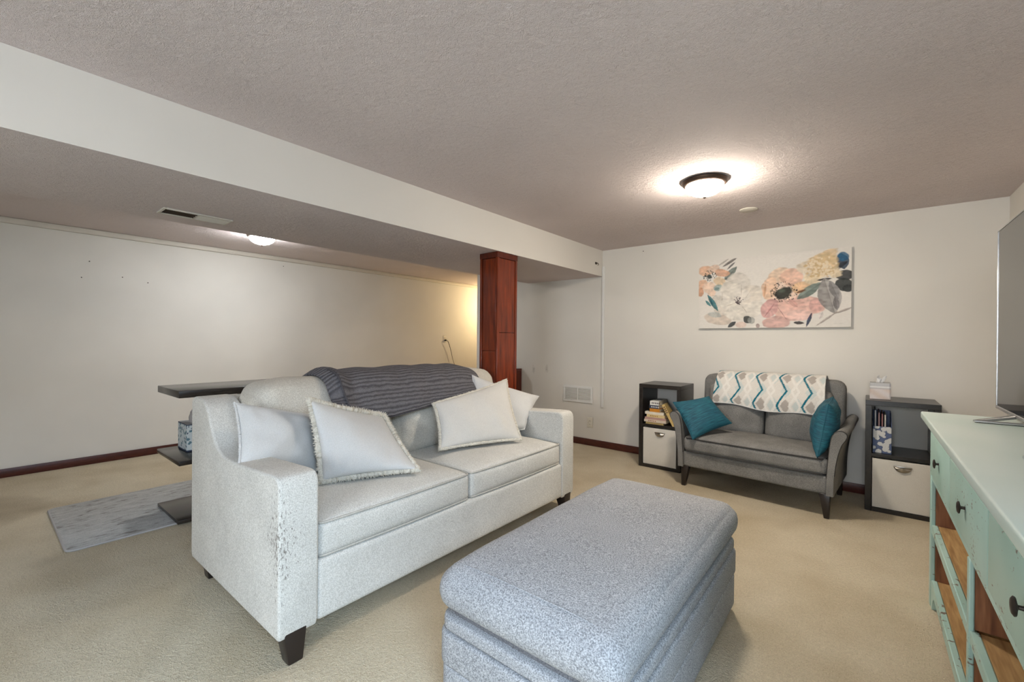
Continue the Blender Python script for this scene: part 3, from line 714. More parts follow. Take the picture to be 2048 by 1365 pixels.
# patterned throw over the loveseat back
def tri(x): x = x - math.floor(x); return 2 * x if x < 0.5 else 2 - 2 * x
def throw_colour(u, v):
    base = s2l(214, 210, 203); tl = s2l(20, 104, 122); gr = s2l(170, 163, 156); pale = s2l(196, 203, 200)
    z = tri(v * 2.7 + 0.30)                            # zigzag along the drop
    w = u * 4.7 + z * 0.36
    f = w - math.floor(w)
    d = abs(f - 0.22)
    if d < 0.045: return tl
    # lattice of diamonds between the zigzags
    w2 = u * 4.7 - z * 0.36 + 0.12; f2 = w2 - math.floor(w2)
    if abs(f - 0.72) < 0.055 or abs(f2 - 0.55) < 0.055: return s2l(224, 221, 215)
    a = (u * 4.7 + 0.30) % 1.0; b = (v * 2.7 + 0.30) % 1.0
    if abs(a - 0.5) / 0.26 + abs(b - 0.5) / 0.24 < 0.85: return gr
    if abs(((a + 0.5) % 1) - 0.5) / 0.3 + abs(b - 0.5) / 0.32 < 0.8: return pale
    if abs(a - 0.5) / 0.3 + abs(((b + 0.5) % 1) - 0.5) / 0.32 < 0.8: return pale
    return base
def love_throw():
    root = thing('throw_blanket', 'white throw with teal zigzags and grey diamonds on the loveseat back', 'blanket', lw(0, 0.2, 0.92))
    ni, nj = 150, 110; P, C = [], []
    for i in range(ni):
        u = i / (ni - 1); x = -0.385 + u * 0.80
        drop = 0.655 - 0.030 * u + 0.012 * math.sin(u * 9)
        lf = 0.055 * max(0, 1 - u / 0.08) ** 2
        path = smooth_path([(0.055, drop), (0.062, 0.72), (0.085, 0.79), (0.125, 0.86), (0.19, 0.916), (0.26, 0.926), (0.335, 0.90), (0.362, 0.82), (0.365, 0.60)], 8)
        row = []
        for j in range(nj):
            v = j / (nj - 1); t = v * (len(path) - 1); k = min(int(t), len(path) - 2); f = t - k
            y = path[k][0] * (1 - f) + path[k + 1][0] * f; z = path[k][1] * (1 - f) + path[k + 1][1] * f
            w = 0.007 * nz((x, z, y), 8, 3) + 0.005 * math.sin(18 * x + 2)
            skew = (0.05 * (v - 0.3)) * (1 - 2 * u) * 0.5
            row.append(lw(x + skew, y - 0.012 - w if v < 0.75 else y + 0.012, z + 0.006))
            C.append((*throw_colour(u, v), 1))
        P.append(row)
    grid_mesh('cloth', P, M['throw'], root, C, 0.006)
    obj('fringe_edge', tube([P[i][0] for i in range(0, ni, 3)], 0.005, 6), M['pillow'], root, 60)
love_throw()
# teal pillows
def lc(*c): return [lw(*p) for p in c]
pillow('throw_pillow', [(-1.08, 3.655, 0.405), (-0.855, 3.94, 0.525), (-1.045, 3.98, 0.725), (-1.285, 3.79, 0.672)], 0.06, M['teal'],
       'teal woven pillow lying against the loveseat arm beside the books', 'pillow', 'teal pillows on the loveseat', seed=8.1, wrinkle=0.008)
pillow('throw_pillow', [(-0.252, 3.605, 0.415), (-0.24, 4.02, 0.50), (-0.19, 4.05, 0.79), (-0.20, 3.73, 0.77)], 0.085, M['teal'],
       'teal woven pillow standing edge-on against the right loveseat arm', 'pillow', 'teal pillows on the loveseat', seed=9.3, wrinkle=0.010)

# ------------------------------------------------------------------ cube shelves with bins
def cube_shelf(x0, label):
    x1, y0, y1, H, t = x0 + 0.392, 4.032, 4.412, 0.787, 0.036
    s = thing('cube_shelf', label, 'shelf', ((x0 + x1) / 2, (y0 + y1) / 2, 0), 0, 'two-cube shelves beside the loveseat')
    for a in (x0, x1 - t): obj('side_panel', box((a, y0, 0), (a + t, y1, H - t), 0.0015, 1), M['espresso'], s)
    obj('top_panel', box((x0, y0, H - t), (x1, y1, H), 0.0015, 1), M['espresso'], s)
    obj('shelf_panel', box((x0 + t, y0 + 0.002, 0.388), (x1 - t, y1 - 0.002, 0.410), 0.001, 1), M['espresso'], s)
    obj('bottom_panel', box((x0 + t, y0, 0), (x1 - t, y1, t - 0.006), 0.001, 1), M['espresso'], s)
    obj('back_panel', box((x0 + t, y1 - 0.008, t), (x1 - t, y1 - 0.004, 0.388)), M['espresso'], s)
    return x0 + t, x1 - t, y0
def storage_bin(xa, xb, y0, label):
    g = 0.004; z0, z1 = 0.031, 0.376; yb = y0 + 0.33
    s = thing('storage_bin', label, 'bin', ((xa + xb) / 2, y0 + 0.17, z0), 0, 'fabric bins in the cube shelves')
    obj('front', soft((xa + g, y0 + 0.006, z0), (xb - g, y0 + 0.016, z1), 0.004, 6, lambda P, u: P - Vector((0, 0.004 * (1 - u.x ** 2) * (1 - u.z ** 2), 0)) if u.y < 0 else P), M['bin'], s)
    obj('side', box((xa + g, y0 + 0.016, z0), (xa + g + 0.006, yb, z1)), M['bin'], s); obj('side', box((xb - g - 0.006, y0 + 0.016, z0), (xb - g, yb, z1)), M['bin'], s)
    obj('side', box((xa + g + 0.006, yb - 0.006, z0), (xb - g - 0.006, yb, z1)), M['bin'], s)
    obj('bottom', box((xa + g + 0.006, y0 + 0.016, z0), (xb - g - 0.006, yb - 0.006, z0 + 0.006)), M['bin'], s)
    # half-moon cup pull
    cxh, zt, R = xa + (xb - xa) * 0.52, z1 - 0.040, 0.046
    b = bmesh.new(); rows = []
    for a in range(0, 9):
        el = math.pi / 2 * a / 8; row = []
        for k in range(0, 17):
            th = math.pi * k / 16
            row.append(b.verts.new((cxh - R * math.cos(th) * (0.35 + 0.65 * math.cos(el) ** 0.6), y0 + 0.002 - 0.018 * math.sin(el) * math.sin(th) ** 0.5, zt - R * 0.80 * math.sin(th) * math.cos(el) ** 0.6)))
        rows.append(row)
    for p, q in zip(rows, rows[1:]):
        for k in range(16): b.faces.new((p[k], p[k + 1], q[k + 1], q[k]))
    bmesh.ops.remove_doubles(b, verts=b.verts[:], dist=1e-5); bmesh.ops.recalc_face_normals(b, faces=b.faces[:])
    h = obj('handle', b, M['nickel'], s, 60); h['label'] = 'half-moon brushed metal cup pull'
    obj('flange', box((cxh - R - 0.002, y0 - 0.005, zt - 0.002), (cxh + R + 0.002, y0 + 0.004, zt + 0.008), 0.002), M['nickel'], h)
xa, xb, ys = cube_shelf(-1.690, 'dark two-cube shelf holding books, left of the loveseat')
storage_bin(xa, xb, ys, 'off-white fabric bin under the books in the left cube shelf')
xa2, xb2, ys2 = cube_shelf(0.0, 'dark two-cube shelf with a tissue box on top, by the sideboard')
storage_bin(xa2, xb2, ys2, 'off-white fabric bin in the right cube shelf beside the sideboard')

# books in the left shelf
def book(x0, x1, y0, y1, z0, th, col, label, spine_print=None, rot=None):
    """a closed book lying flat, spine towards the room"""
    s = thing('book', label, 'book', ((x0 + x1) / 2, (y0 + y1) / 2, z0), 0, 'books in the left cube shelf')
    m = plain('book_cover', col, 0.55, 0, 0.05, 30); c = 0.002
    parts = [('cover', box((x0, y0, z0), (x1, y1, z0 + c)), m), ('cover', box((x0, y0, z0 + th - c), (x1, y1, z0 + th)), m),
             ('spine', box((x0, y0, z0 + c), (x1, y0 + c, z0 + th - c)), m),
             ('pages', box((x0 + 0.003, y0 + c, z0 + c), (x1 - 0.003, y1 - 0.003, z0 + th - c)), M['paper'])]
    for n_, b_, m_ in parts: obj(n_, b_, m_, s, 0)
    if spine_print:
        pm = plain('spine_print', spine_print, 0.6); zz = z0 + th * 0.5; xx = x0 + (x1 - x0) * 0.2
        for k in range(5): obj('lettering', box((xx + k * 0.016, y0 - 0.0006, zz - th * 0.2), (xx + k * 0.016 + 0.009, y0, zz + th * 0.2)), pm, s, 0)
    if rot is not None: s.rotation_euler = rot[0]; s.location = rot[1]
    return s
zz = 0.4105; bx = xa + 0.004
for (dx0, dx1, dy, th, c, lab, pr_) in (
    (0.020, 0.190, 0.02, 0.018, s2l(196, 170, 110), 'tan paperback at the bottom of the shelved book stack', None),
    (0.006, 0.215, 0.012, 0.024, s2l(206, 190, 170), 'cream hardback second from the bottom of the book stack', s2l(150, 90, 60)),
    (0.012, 0.212, 0.015, 0.020, s2l(176, 140, 130), 'dusty pink book in the middle of the book stack', None),
    (0.028, 0.200, 0.020, 0.026, s2l(214, 192, 140), 'pale yellow book lying high in the book stack', s2l(160, 120, 60)),
    (0.010, 0.190, 0.025, 0.024, s2l(222, 214, 196), 'off-white book lying just below the orange one', None),
    (0.052, 0.150, 0.030, 0.030, s2l(196, 128, 30), 'small orange book on top of the flat stack', None),
    (0.050, 0.138, 0.030, 0.032, s2l(46, 54, 74), 'small navy book with pale lettering near the stack top', s2l(215, 215, 215)),
    (0.056, 0.142, 0.030, 0.040, s2l(224, 222, 216), 'small thick white book crowning the stack', s2l(70, 60, 70))):
    book(bx + dx0, bx + dx1, ys + dy, ys + dy + 0.22, zz, th, c, lab, pr_); zz += th + 0.0006
lb = thing('book', 'yellow-covered book leaning diagonally beside the stacked books', 'book', (xa + 0.303, ys + 0.03, 0.4108), 0, 'books in the left cube shelf')
def lbp(n_, b_, m_): return obj(n_, b_, m_, lb, 0, shift=False)
cvr = plain('yellow_cover', s2l(205, 175, 110), 0.5, 0, 0.12, 25); drk = plain('brown_print', s2l(96, 66, 44), 0.6)
lbp('cover', box((-0.026, 0, 0), (-0.024, 0.16, 0.225)), cvr); lbp('cover', box((-0.002, 0, 0), (0.0, 0.16, 0.225)), cvr)
lbp('pages', box((-0.024, 0.003, 0.003), (-0.002, 0.157, 0.222)), M['paper'])
lbp('spine', box((-0.026, -0.002, 0), (0.0, 0.0, 0.225)), cvr)
for k in range(4): lbp('lettering', box((-0.021, -0.0027, 0.14 + k * 0.018), (-0.006, -0.002, 0.15 + k * 0.018)), drk)
lb.rotation_euler = (0, math.radians(-27), math.radians(8))

# right shelf: pebble-print magazine file with magazines
def file_print(u, v):
    best = 9; sec = 9
    for (a, b, r) in PEB:
        d = math.hypot((u - a) * 1.0, (v - b) * 2.0) - r
        if d < best: best, sec = d, best
        elif d < sec: sec = d
    if best < -0.012: return s2l(206, 206, 204)
    if best < 0.02: return s2l(70, 82, 110)
    return s2l(92, 105, 138)
RR = random.Random(3); PEB = [(RR.random(), RR.random(), RR.uniform(0.10, 0.20)) for _ in range(30)]
mf = thing('magazine_file', 'blue and white pebble-print magazine file in the right cube shelf', 'file', (xa2 + 0.06, ys2 + 0.18, 0.4105))
fx0, fx1, fy0, fy1 = xa2 + 0.008, xa2 + 0.108, ys2 + 0.045, ys2 + 0.295
P, C = [], []
for i in range(30):
    row = []
    for j in range(50):
        u, v = i / 29, j / 49; row.append((fx0 + (fx1 - fx0) * u, fy0, 0.4105 + 0.19 * v)); C.append((*file_print(u, v), 1))
    P.append(row)
grid_mesh('front', P, attr_mat('pebble_print', 0.5, 300, 0.05), mf, C, 0.002)
fm = plain('file_blue', s2l(92, 105, 138), 0.5, 0, 0.2, 40)
for x in (fx0, fx1):
    obj('side', prism([(fy0 + 0.002, 0.4105), (fy1, 0.4105), (fy1, 0.69), (fy0 + 0.13, 0.68), (fy0 + 0.002, 0.598)], 0, x - 0.0015, x + 0.0015), fm, mf, 0)
obj('bottom', box((fx0 + 0.002, fy0 + 0.002, 0.4105), (fx1 - 0.002, fy1, 0.413)), fm, mf, 0); obj('back', box((fx0 + 0.002, fy1 - 0.002, 0.413), (fx1 - 0.002, fy1, 0.69)), fm, mf, 0)
for k, (dx, c, h, lab) in enumerate(((0.008, (176, 178, 182), 0.300, 'thin pale grey magazine at the left of the pebble-print file'), (0.028, (160, 128, 128), 0.285, 'thin dusty pink magazine second in the pebble-print file'),
                                     (0.046, (140, 96, 96), 0.278, 'thin dark pink magazine third in the pebble-print file'), (0.062, (196, 190, 180), 0.272, 'thin cream magazine at the right of the pebble-print file'))):
    mg = tag(obj('magazine', box((fx0 + dx, fy0 + 0.012, 0.4135), (fx0 + dx + 0.008, fy1 - 0.01, 0.4135 + h), 0.001, 1), plain('magazine_cover', s2l(*c), 0.5, 0, 0.1, 30), None, 0), lab, 'magazine', 'magazines in the file')
# tissue box on the right shelf
def tissue_tuft(c, s, mat, parent, seed):
    b = bmesh.new(); n = 18; rings = []
    for q in range(8):
        t = q / 7; ring = []
        for k in range(n):
            a = 2 * math.pi * k / n; r = s * (0.42 + 0.5 * t) * (1 + 0.45 * math.sin(3 * a + seed + 2 * t)) * (1 - 0.35 * t)
            ring.append(b.verts.new((c[0] + r * math.cos(a) + s * 0.35 * t, c[1] + 0.45 * r * math.sin(a), c[2] + s * 1.5 * t * (0.72 + 0.28 * math.cos(2 * a + seed)))))
        rings.append(ring)
    for p, q in zip(rings, rings[1:]):
        for k in range(n): b.faces.new((p[k], p[(k + 1) % n], q[(k + 1) % n], q[k]))
    return obj('tissue', b, mat, parent, 70)
def tissue_print(u, v):
    if v > 0.80: return s2l(196, 196, 198)
    if v > 0.70: return s2l(232, 231, 230)
    if v > 0.64: return s2l(196, 190, 190)
    k = 0.5 + 0.5 * math.sin(6 * u + 9 * v); return tuple(a * (1 - k) + b * k for a, b in zip(s2l(214, 198, 188), s2l(222, 214, 212)))
tb = thing('tissue_box', 'pale watercolour tissue box on top of the right cube shelf', 'tissue box', (0.085, 4.19, 0.787))
tx0, tx1, ty0, ty1, tz0, tz1 = 0.024, 0.139, 4.13, 4.245, 0.7875, 0.905
tm = attr_mat('watercolour_print', 0.6, 300, 0.03)
for nm, pt in (('front', lambda u, v: (tx0 + (tx1 - tx0) * u, ty0, tz0 + (tz1 - tz0) * v)), ('side', lambda u, v: (tx1, ty0 + (ty1 - ty0) * u, tz0 + (tz1 - tz0) * v)),
               ('side', lambda u, v: (tx0, ty1 - (ty1 - ty0) * u, tz0 + (tz1 - tz0) * v)), ('back', lambda u, v: (tx1 - (tx1 - tx0) * u, ty1, tz0 + (tz1 - tz0) * v))):
    grid_mesh(nm, [[pt(i / 11, j / 23) for j in range(24)] for i in range(12)], tm, tb, [(*tissue_print(i / 11, j / 23), 1) for i in range(12) for j in range(24)], 0.0015)
obj('lid', box((tx0, ty0, tz1 - 0.001), (tx1, ty1, tz1 + 0.001), 0.0005, 1), M['card_grey'], tb)
tissue_tuft(((tx0 + tx1) / 2 - 0.005, (ty0 + ty1) / 2, tz1), 0.038, M['tissue'], tb, 0.6)

# ------------------------------------------------------------------ flower canvas
def paint():
    NX, NY = 420, 234
    img = np.ones((NX, NY, 3)) * np.array(s2l(226, 221, 214))
    U, V = np.meshgrid(np.linspace(0, 1, NX), np.linspace(0, 1, NY), indexing='ij')      # v down
    A = 1.80                                                                              # aspect
    rng = np.random.RandomState(4)
    def smooth_noise(s):
        g = rng.rand(s + 2, s + 2); x = U * s; y = V * s; i = x.astype(int); j = y.astype(int); fx = x - i; fy = y - j
        fx = fx * fx * (3 - 2 * fx); fy = fy * fy * (3 - 2 * fy)
        return (g[i, j] * (1 - fx) * (1 - fy) + g[i + 1, j] * fx * (1 - fy) + g[i, j + 1] * (1 - fx) * fy + g[i + 1, j + 1] * fx * fy)
    n1, n2, n3 = smooth_noise(14), smooth_noise(40), smooth_noise(90)
    def conv(x, y):
        u = (x - 195) / 1555; top = 430 - 155 * u; bot = 1105 - 30 * u; return u, (y - top) / (bot - top)
    def ell(x, y, rx, ry, ang, col, al=0.9, soft=0.18, wob=0.25, shade=0.2):
        u0, v0 = conv(x, y); k = 740.0
        dx = (U - u0) * A * 1.0; dy = (V - v0); a = math.radians(ang); c, s = math.cos(a), math.sin(a)
        X = dx * c + dy * s; Y = -dx * s + dy * c
        th = np.arctan2(Y, X)
        R = np.sqrt((X / (rx / k * 1.0)) ** 2 + (Y / (ry / k)) ** 2) + (n1 - 0.5) * wob + (n2 - 0.5) * wob * 0.5
        m = np.clip((1 - R) / soft, 0, 1) * al
        cc = np.array(s2l(*col)); sh = (1 + shade * ((n2 - 0.5) * 1.6 + (R - 0.6) * -0.7 + (n1 - .5) + 0.5 * np.sin(th * 7 + n1 * 9) * np.clip(R, 0, 1)))[..., None]
        img[:] = img * (1 - m[..., None]) + (cc * sh) * m[..., None]
    def leaf(x0, y0, x1, y1, w, col, al=0.92):
        u0, v0 = conv(x0, y0); u1, v1 = conv(x1, y1); ax, ay, bx_, by = u0 * A, v0, u1 * A, v1
        L2 = (bx_ - ax) ** 2 + (by - ay) ** 2; dx, dy = U * A - ax, V - ay
        t = (dx * (bx_ - ax) + dy * (by - ay)) / L2; d = (dx * (by - ay) - dy * (bx_ - ax)) / math.sqrt(L2)
        prof = np.sin(np.pi * np.clip(t, 0, 1)) ** 0.75 * (w / 740)
        m = np.clip((prof - np.abs(d) + (n3 - .5) * 0.006) / 0.006, 0, 1) * ((t > 0) & (t < 1)) * al
        sh = 1 + 0.30 * np.sign(d) * 0.5 + 0.5 * (n2 - 0.5) - 0.25 * np.exp(-(d / 0.004) ** 2)
        img[:] = img * (1 - m[..., None]) + np.array(s2l(*col)) * sh[..., None] * m[..., None]
    def dots(x, y, r0, r1, n, col, size=7):
        for _ in range(n):
            a = rng.rand() * 2 * math.pi; r = r0 + (r1 - r0) * rng.rand(); ell(x + r * math.cos(a), y + r * 0.75 * math.sin(a), size * (0.6 + rng.rand() * .7), size * (0.6 + rng.rand() * .7), 0, col, 0.85, 0.5, 0.1, 0)
    P1, P2, P3 = (222, 180, 150), (214, 168, 140), (226, 200, 180)
    # upper-left leaves and peach flower
    leaf(420, 470, 560, 385, 12, (165, 158, 150), .7); leaf(470, 480, 650, 375, 16, (122, 116, 112)); leaf(520, 510, 625, 420, 12, (110, 108, 108))
    leaf(495, 610, 640, 470, 34, (112, 124, 120)); leaf(505, 600, 590, 600, 16, (70, 84, 84))
    for e in ((275, 525, 88, 62, 10, P1), (370, 500, 62, 42, -20, P3), (470, 540, 80, 44, 12, P2), (440, 625, 70, 52, 20, (212, 190, 160)), (240, 660, 62, 60, 0, P1), (320, 690, 80, 72, 0, P3), (215, 735, 40, 52, 0, (202, 152, 122)), (350, 740, 50, 46, 30, P3)): ell(*e)
    ell(425, 690, 52, 36, -20, (150, 170, 168), .8); ell(410, 700, 30, 16, -20, (96, 124, 124), .7)
    ell(320, 575, 40, 38, 0, (46, 58, 58), .95, .3, .6); dots(325, 575, 40, 82, 46, (48, 58, 58))
    # white flower
    W1, W2 = (224, 218, 208), (214, 206, 195)
    ell(680, 810, 210, 180, 0, (220, 213, 203), .9, .3)
    for e in ((650, 640, 130, 110, 0, (212, 206, 197)), (800, 760, 120, 110, 30, W2), (570, 710, 110, 105, 0, W1), (820, 900, 120, 90, -20, W1), (480, 900, 100, 80, 20, W2), (420, 820, 60, 70, 0, (206, 200, 190)), (640, 950, 130, 75, 0, (222, 216, 206)), (700, 760, 90, 70, 20, (223, 217, 208)), (420, 1010, 150, 60, 10, (210, 196, 182)), (560, 870, 110, 60, 20, (224, 219, 209))): ell(*e, 0.9, 0.12, 0.2, 0.16)
    for (a, b, c, d) in ((470, 650, 640, 600), (690, 640, 690, 780), (800, 700, 730, 800), (500, 880, 640, 840), (760, 950, 690, 860), (480, 720, 470, 830)): leaf(a, b, c, d, 5, (180, 168, 150), .6)
    dots(655, 815, 4, 55, 34, (78, 66, 72), 7); leaf(620, 825, 680, 860, 12, (70, 58, 66))
    ell(390, 965, 70, 30, 10, (176, 186, 184), .6)
    leaf(300, 760, 430, 930, 26, (52, 112, 120)); leaf(275, 820, 345, 880, 16, (70, 130, 134)); leaf(335, 800, 365, 880, 10, (40, 96, 110))
    # pink flower
    ell(1140, 730, 200, 170, 0, (228, 202, 184))
    for e in ((1090, 555, 100, 78, -10, (226, 200, 176)), (1215, 575, 110, 88, 10, (222, 184, 164)), (985, 690, 72, 125, 10, (224, 192, 166)), (1300, 680, 80, 60, -20, (224, 188, 150)), (1350, 860, 160, 95, 10, (224, 184, 172)), (1190, 910, 145, 118, 0, (226, 186, 174)), (985, 900, 78, 112, 20, (204, 160, 156)), (1060, 1030, 130, 62, 0, (210, 172, 164)), (1440, 860, 60, 70, 0, (214, 172, 164)), (1290, 960, 120, 60, 0, (228, 194, 184))): ell(*e, 0.92, 0.10, 0.22, 0.22)
    leaf(1050, 850, 1180, 1030, 6, (150, 100, 104), .6); leaf(1180, 800, 1270, 880, 26, (196, 144, 136), .5); leaf(930, 990, 1050, 830, 10, (176, 120, 122), .6); leaf(930, 790, 950, 640, 14, (206, 150, 110), .6)
    ell(1130, 735, 82, 62, 0, (52, 56, 52), .97, .25, .5); ell(1110, 715, 40, 26, 0, (92, 104, 92), .7, .6); dots(1130, 725, 75, 135, 80, (52, 48, 48), 8)
    # cream blossom with dark leaves
    leaf(1650, 340, 1690, 500, 52, (44, 66, 88)); ell(1675, 372, 50, 46, 0, (52, 100, 134)); leaf(1560, 520, 1720, 420, 26, (56, 60, 68))
    for e in ((1690, 560, 75, 52, 10, (62, 64, 66)), (1690, 650, 85, 62, 20, (58, 62, 62)), (1720, 690, 40, 34, 0, (66, 68, 68))): ell(*e, .95, .08, .25, .3)
    for e in ((1450, 500, 150, 130, 0, (224, 204, 172)), (1560, 350, 62, 78, 0, (222, 196, 158)), (1480, 410, 110, 70, -20, (222, 196, 156)), (1380, 580, 90, 62, 0, (226, 208, 178)), (1600, 530, 72, 58, 0, (226, 208, 178)), (1330, 500, 70, 70, 0, (220, 206, 186)), (1540, 450, 90, 80, 0, (220, 194, 152))): ell(*e, .88, .25, .6, .2)
    dots(1470, 500, 10, 150, 70, (206, 178, 136), 14); dots(1500, 470, 10, 140, 60, (232, 216, 190), 13)
    leaf(1440, 610, 1590, 590, 14, (48, 48, 48)); leaf(1260, 800, 1490, 630, 46, (112, 128, 122)); leaf(1250, 740, 1350, 700, 14, (120, 84, 62))
    leaf(1510, 590, 1610, 940, 92, (158, 154, 152)); leaf(1560, 610, 1640, 800, 36, (132, 130, 130), .8); leaf(1610, 770, 1630, 910, 26, (120, 116, 118), .8)
    leaf(1590, 950, 1790, 865, 12, (176, 166, 160)); leaf(1430, 1075, 1640, 915, 12, (176, 166, 160)); leaf(1470, 1000, 1500, 920, 20, (206, 196, 192), .7)
    # dark accents along the bottom
    leaf(720, 980, 800, 1040, 40, (52, 56, 56)); ell(800, 1020, 40, 40, 0, (150, 152, 148), .7); leaf(540, 1090, 635, 1030, 24, (46, 56, 60)); leaf(1225, 1035, 1335, 1040, 18, (48, 48, 52)); leaf(1350, 1080, 1405, 930, 16, (44, 62, 90)); ell(870, 1070, 20, 26, 0, (150, 130, 126), .8); ell(690, 1060, 60, 36, 0, (214, 190, 178), .7)
    leaf(1590, 1045, 1700, 1035, 3, (190, 180, 176), .6)
    img[:] *= (0.97 + 0.06 * n3)[..., None]
    return img, NX, NY
img, NX, NY = paint()
ax0, ax1, az0, az1, ay = -1.255, -0.094, 1.321, 1.962, BACK - 0.036
art = thing('wall_canvas', 'wide floral canvas print with peach and cream blooms above the loveseat', 'painting', ((ax0 + ax1) / 2, BACK, az0))
P = [[(ax0 + (ax1 - ax0) * i / (NX - 1), ay, az1 - (az1 - az0) * j / (NY - 1)) for j in range(NY)] for i in range(NX)]
cols = np.ones((NX * NY, 4)); cols[:, :3] = img.reshape(-1, 3)
grid_mesh('print', P, M['canvas'], art, cols)
obj('stretcher', box((ax0, ay + 0.0006, az0), (ax1, BACK - 0.001, az1), 0.002, 1), M['canvas_edge'], art)

# ------------------------------------------------------------------ ceiling lamps
def flush_light(x, y, label, strength, colour):
    t = thing('ceiling_light', label, 'lamp', (x, y, CEIL), 0, 'flush dome ceiling lights')
    obj('pan', lathe([(0.02, 0.0), (0.128, -0.001), (0.134, -0.008), (0.128, -0.022), (0.118, -0.030), (0.108, -0.032), (0.102, -0.020), (0.02, -0.012)], (x, y, CEIL), 48), M['bronze'], t, 40)
    em = emis('lit_dome_glass', colour, strength)
    prof = [(0.110 * math.cos(a), -0.030 - 0.066 * math.sin(a)) for a in [math.pi / 2 * k / 12 for k in range(12)]] + [(0.004, -0.096)]
    obj('glass_dome', lathe(prof, (x, y, CEIL), 40), em, t, 60)
    obj('finial', lathe([(0.002, -0.094), (0.010, -0.098), (0.011, -0.104), (0.006, -0.110), (0.001, -0.113)], (x, y, CEIL), 16), M['bronze'], t)
flush_light(-0.79, 2.87, 'lit dome ceiling light with a bronze ring above the loveseat', LAMP_E, (1.0, 0.905, 0.77))
flush_light(-4.57, 1.77, 'lit dome ceiling light half hidden behind the beam', LAMP2_E, (0.96, 0.985, 1.0))
cv = thing('ceiling_cover', 'small round flat cover plate on the ceiling behind the light', 'cover plate', (-0.70, 3.70, CEIL))
obj('disc', lathe([(0.0, 0.0), (0.062, 0.0), (0.062, -0.004), (0.056, -0.009), (0.0, -0.010)], (-0.70, 3.70, CEIL), 32), M['cream_trim'], cv)
obj('screw', lathe([(0.0, -0.0095), (0.005, -0.0095), (0.004, -0.012), (0.0, -0.012)], (-0.675, 3.70, CEIL), 10), M['nickel'], cv)

# floor lamp standing out of sight past the end of the back wall
fl = thing('floor_lamp', 'warm lit floor lamp in the passage behind the back wall', 'lamp', (-5.02, 6.2, 0))
obj('base', lathe([(0.0, 0.0), (0.13, 0.0), (0.13, 0.015), (0.02, 0.03), (0.0, 0.03)], (-5.02, 6.2, 0), 28), M['dark_iron'], fl)
obj('pole', lathe([(0.011, 0.02), (0.011, 1.60)], (-5.02, 6.2, 0), 12), M['dark_iron'], fl)
shade = bmesh.new()
obj('lamp_shade', tube([(-5.02, 6.2, 1.66), (-5.02, 6.2, 1.70)], 0.03, 12), M['dark_iron'], fl)
obj('bulb', lathe([(0.012, 0.0), (0.03, 0.03), (0.045, 0.07), (0.035, 0.11), (0.004, 0.13)], (-5.02, 6.2, 1.70), 16), emis('warm_bulb', (1.0, 0.76, 0.42), 430.0), fl)

# ------------------------------------------------------------------ vents, outlets
def louvre_panel(parent, x0, x1, z0, z1, y, n):
    for k in range(n):
        z = z0 + (z1 - z0) * (k + 0.5) / n
        b = box((x0, -0.006, -0.0012), (x1, 0.006, 0.0012)); xform(b, Matrix.Translation((0, y, z)) @ Matrix.Rotation(math.radians(38), 4, 'X'))
        obj('slat', b, M['white_paint'], parent, 0)
wv = thing('wall_vent', 'white louvred air register low on the back wall past the column', 'vent', (-2.6, BACK, 0.48))
vx0, vx1, vz0, vz1 = -2.793, -2.404, 0.480, 0.668
obj('backing', box((vx0 + 0.02, BACK - 0.004, vz0 + 0.02), (vx1 - 0.02, BACK - 0.001, vz1 - 0.02)), M['cream_trim'], wv)
for lo_, hi_ in (((vx0, vz0), (vx1, vz0 + 0.026)), ((vx0, vz1 - 0.026), (vx1, vz1)), ((vx0, vz0 + 0.026), (vx0 + 0.026, vz1 - 0.026)), ((vx1 - 0.026, vz0 + 0.026), (vx1, vz1 - 0.026)), ((-2.606, vz0 + 0.026), (-2.592, vz1 - 0.026))):
    obj('frame', box((lo_[0], BACK - 0.014, lo_[1]), (hi_[0], BACK - 0.001, hi_[1]), 0.002, 1), M['white_paint'], wv)
louvre_panel(wv, vx0 + 0.026, -2.606, vz0 + 0.026, vz1 - 0.026, BACK - 0.009, 9); louvre_panel(wv, -2.592, vx1 - 0.026, vz0 + 0.026, vz1 - 0.026, BACK - 0.009, 9)
# duct register under the beam: left half open and dark, right half louvred
sv = thing('ceiling_vent', 'half open brown duct register under the beam', 'vent', (-3.06, 0.83, BEAM_Z))
sx0, sx1, sy0, sy1 = -3.13, -2.985, 0.655, 0.995
obj('duct_opening', box((sx0 + 0.012, sy0 + 0.012, BEAM_Z - 0.003), (sx1 - 0.012, (sy0 + sy1) / 2, BEAM_Z - 0.001)), M['vent_dark'], sv)
obj('louvre_backing', box((sx0 + 0.012, (sy0 + sy1) / 2, BEAM_Z - 0.003), (sx1 - 0.012, sy1 - 0.012, BEAM_Z - 0.001)), M['card_grey'], sv)
for (a, b, c, d) in ((sx0, sx1, sy0, sy0 + 0.014), (sx0, sx1, sy1 - 0.014, sy1), (sx0, sx0 + 0.014, sy0 + 0.014, sy1 - 0.014), (sx1 - 0.014, sx1, sy0 + 0.014, sy1 - 0.014), (sx0 + 0.014, sx1 - 0.014, 0.821, 0.829)):
    obj('frame', box((a, c, BEAM_Z - 0.010), (b, d, BEAM_Z - 0.0005), 0.002, 1), M['cream_trim'], sv)
for k in range(10):
    x = sx0 + 0.02 + (sx1 - sx0 - 0.04) * k / 9
    b = box((-0.0008, 0.830, -0.0045), (0.0008, sy1 - 0.014, 0.0045)); xform(b, Matrix.Translation((x, 0, BEAM_Z - 0.006)) @ Matrix.Rotation(math.radians(40), 4, 'Y'))
    obj('slat', b, M['cream_trim'], sv, 0)
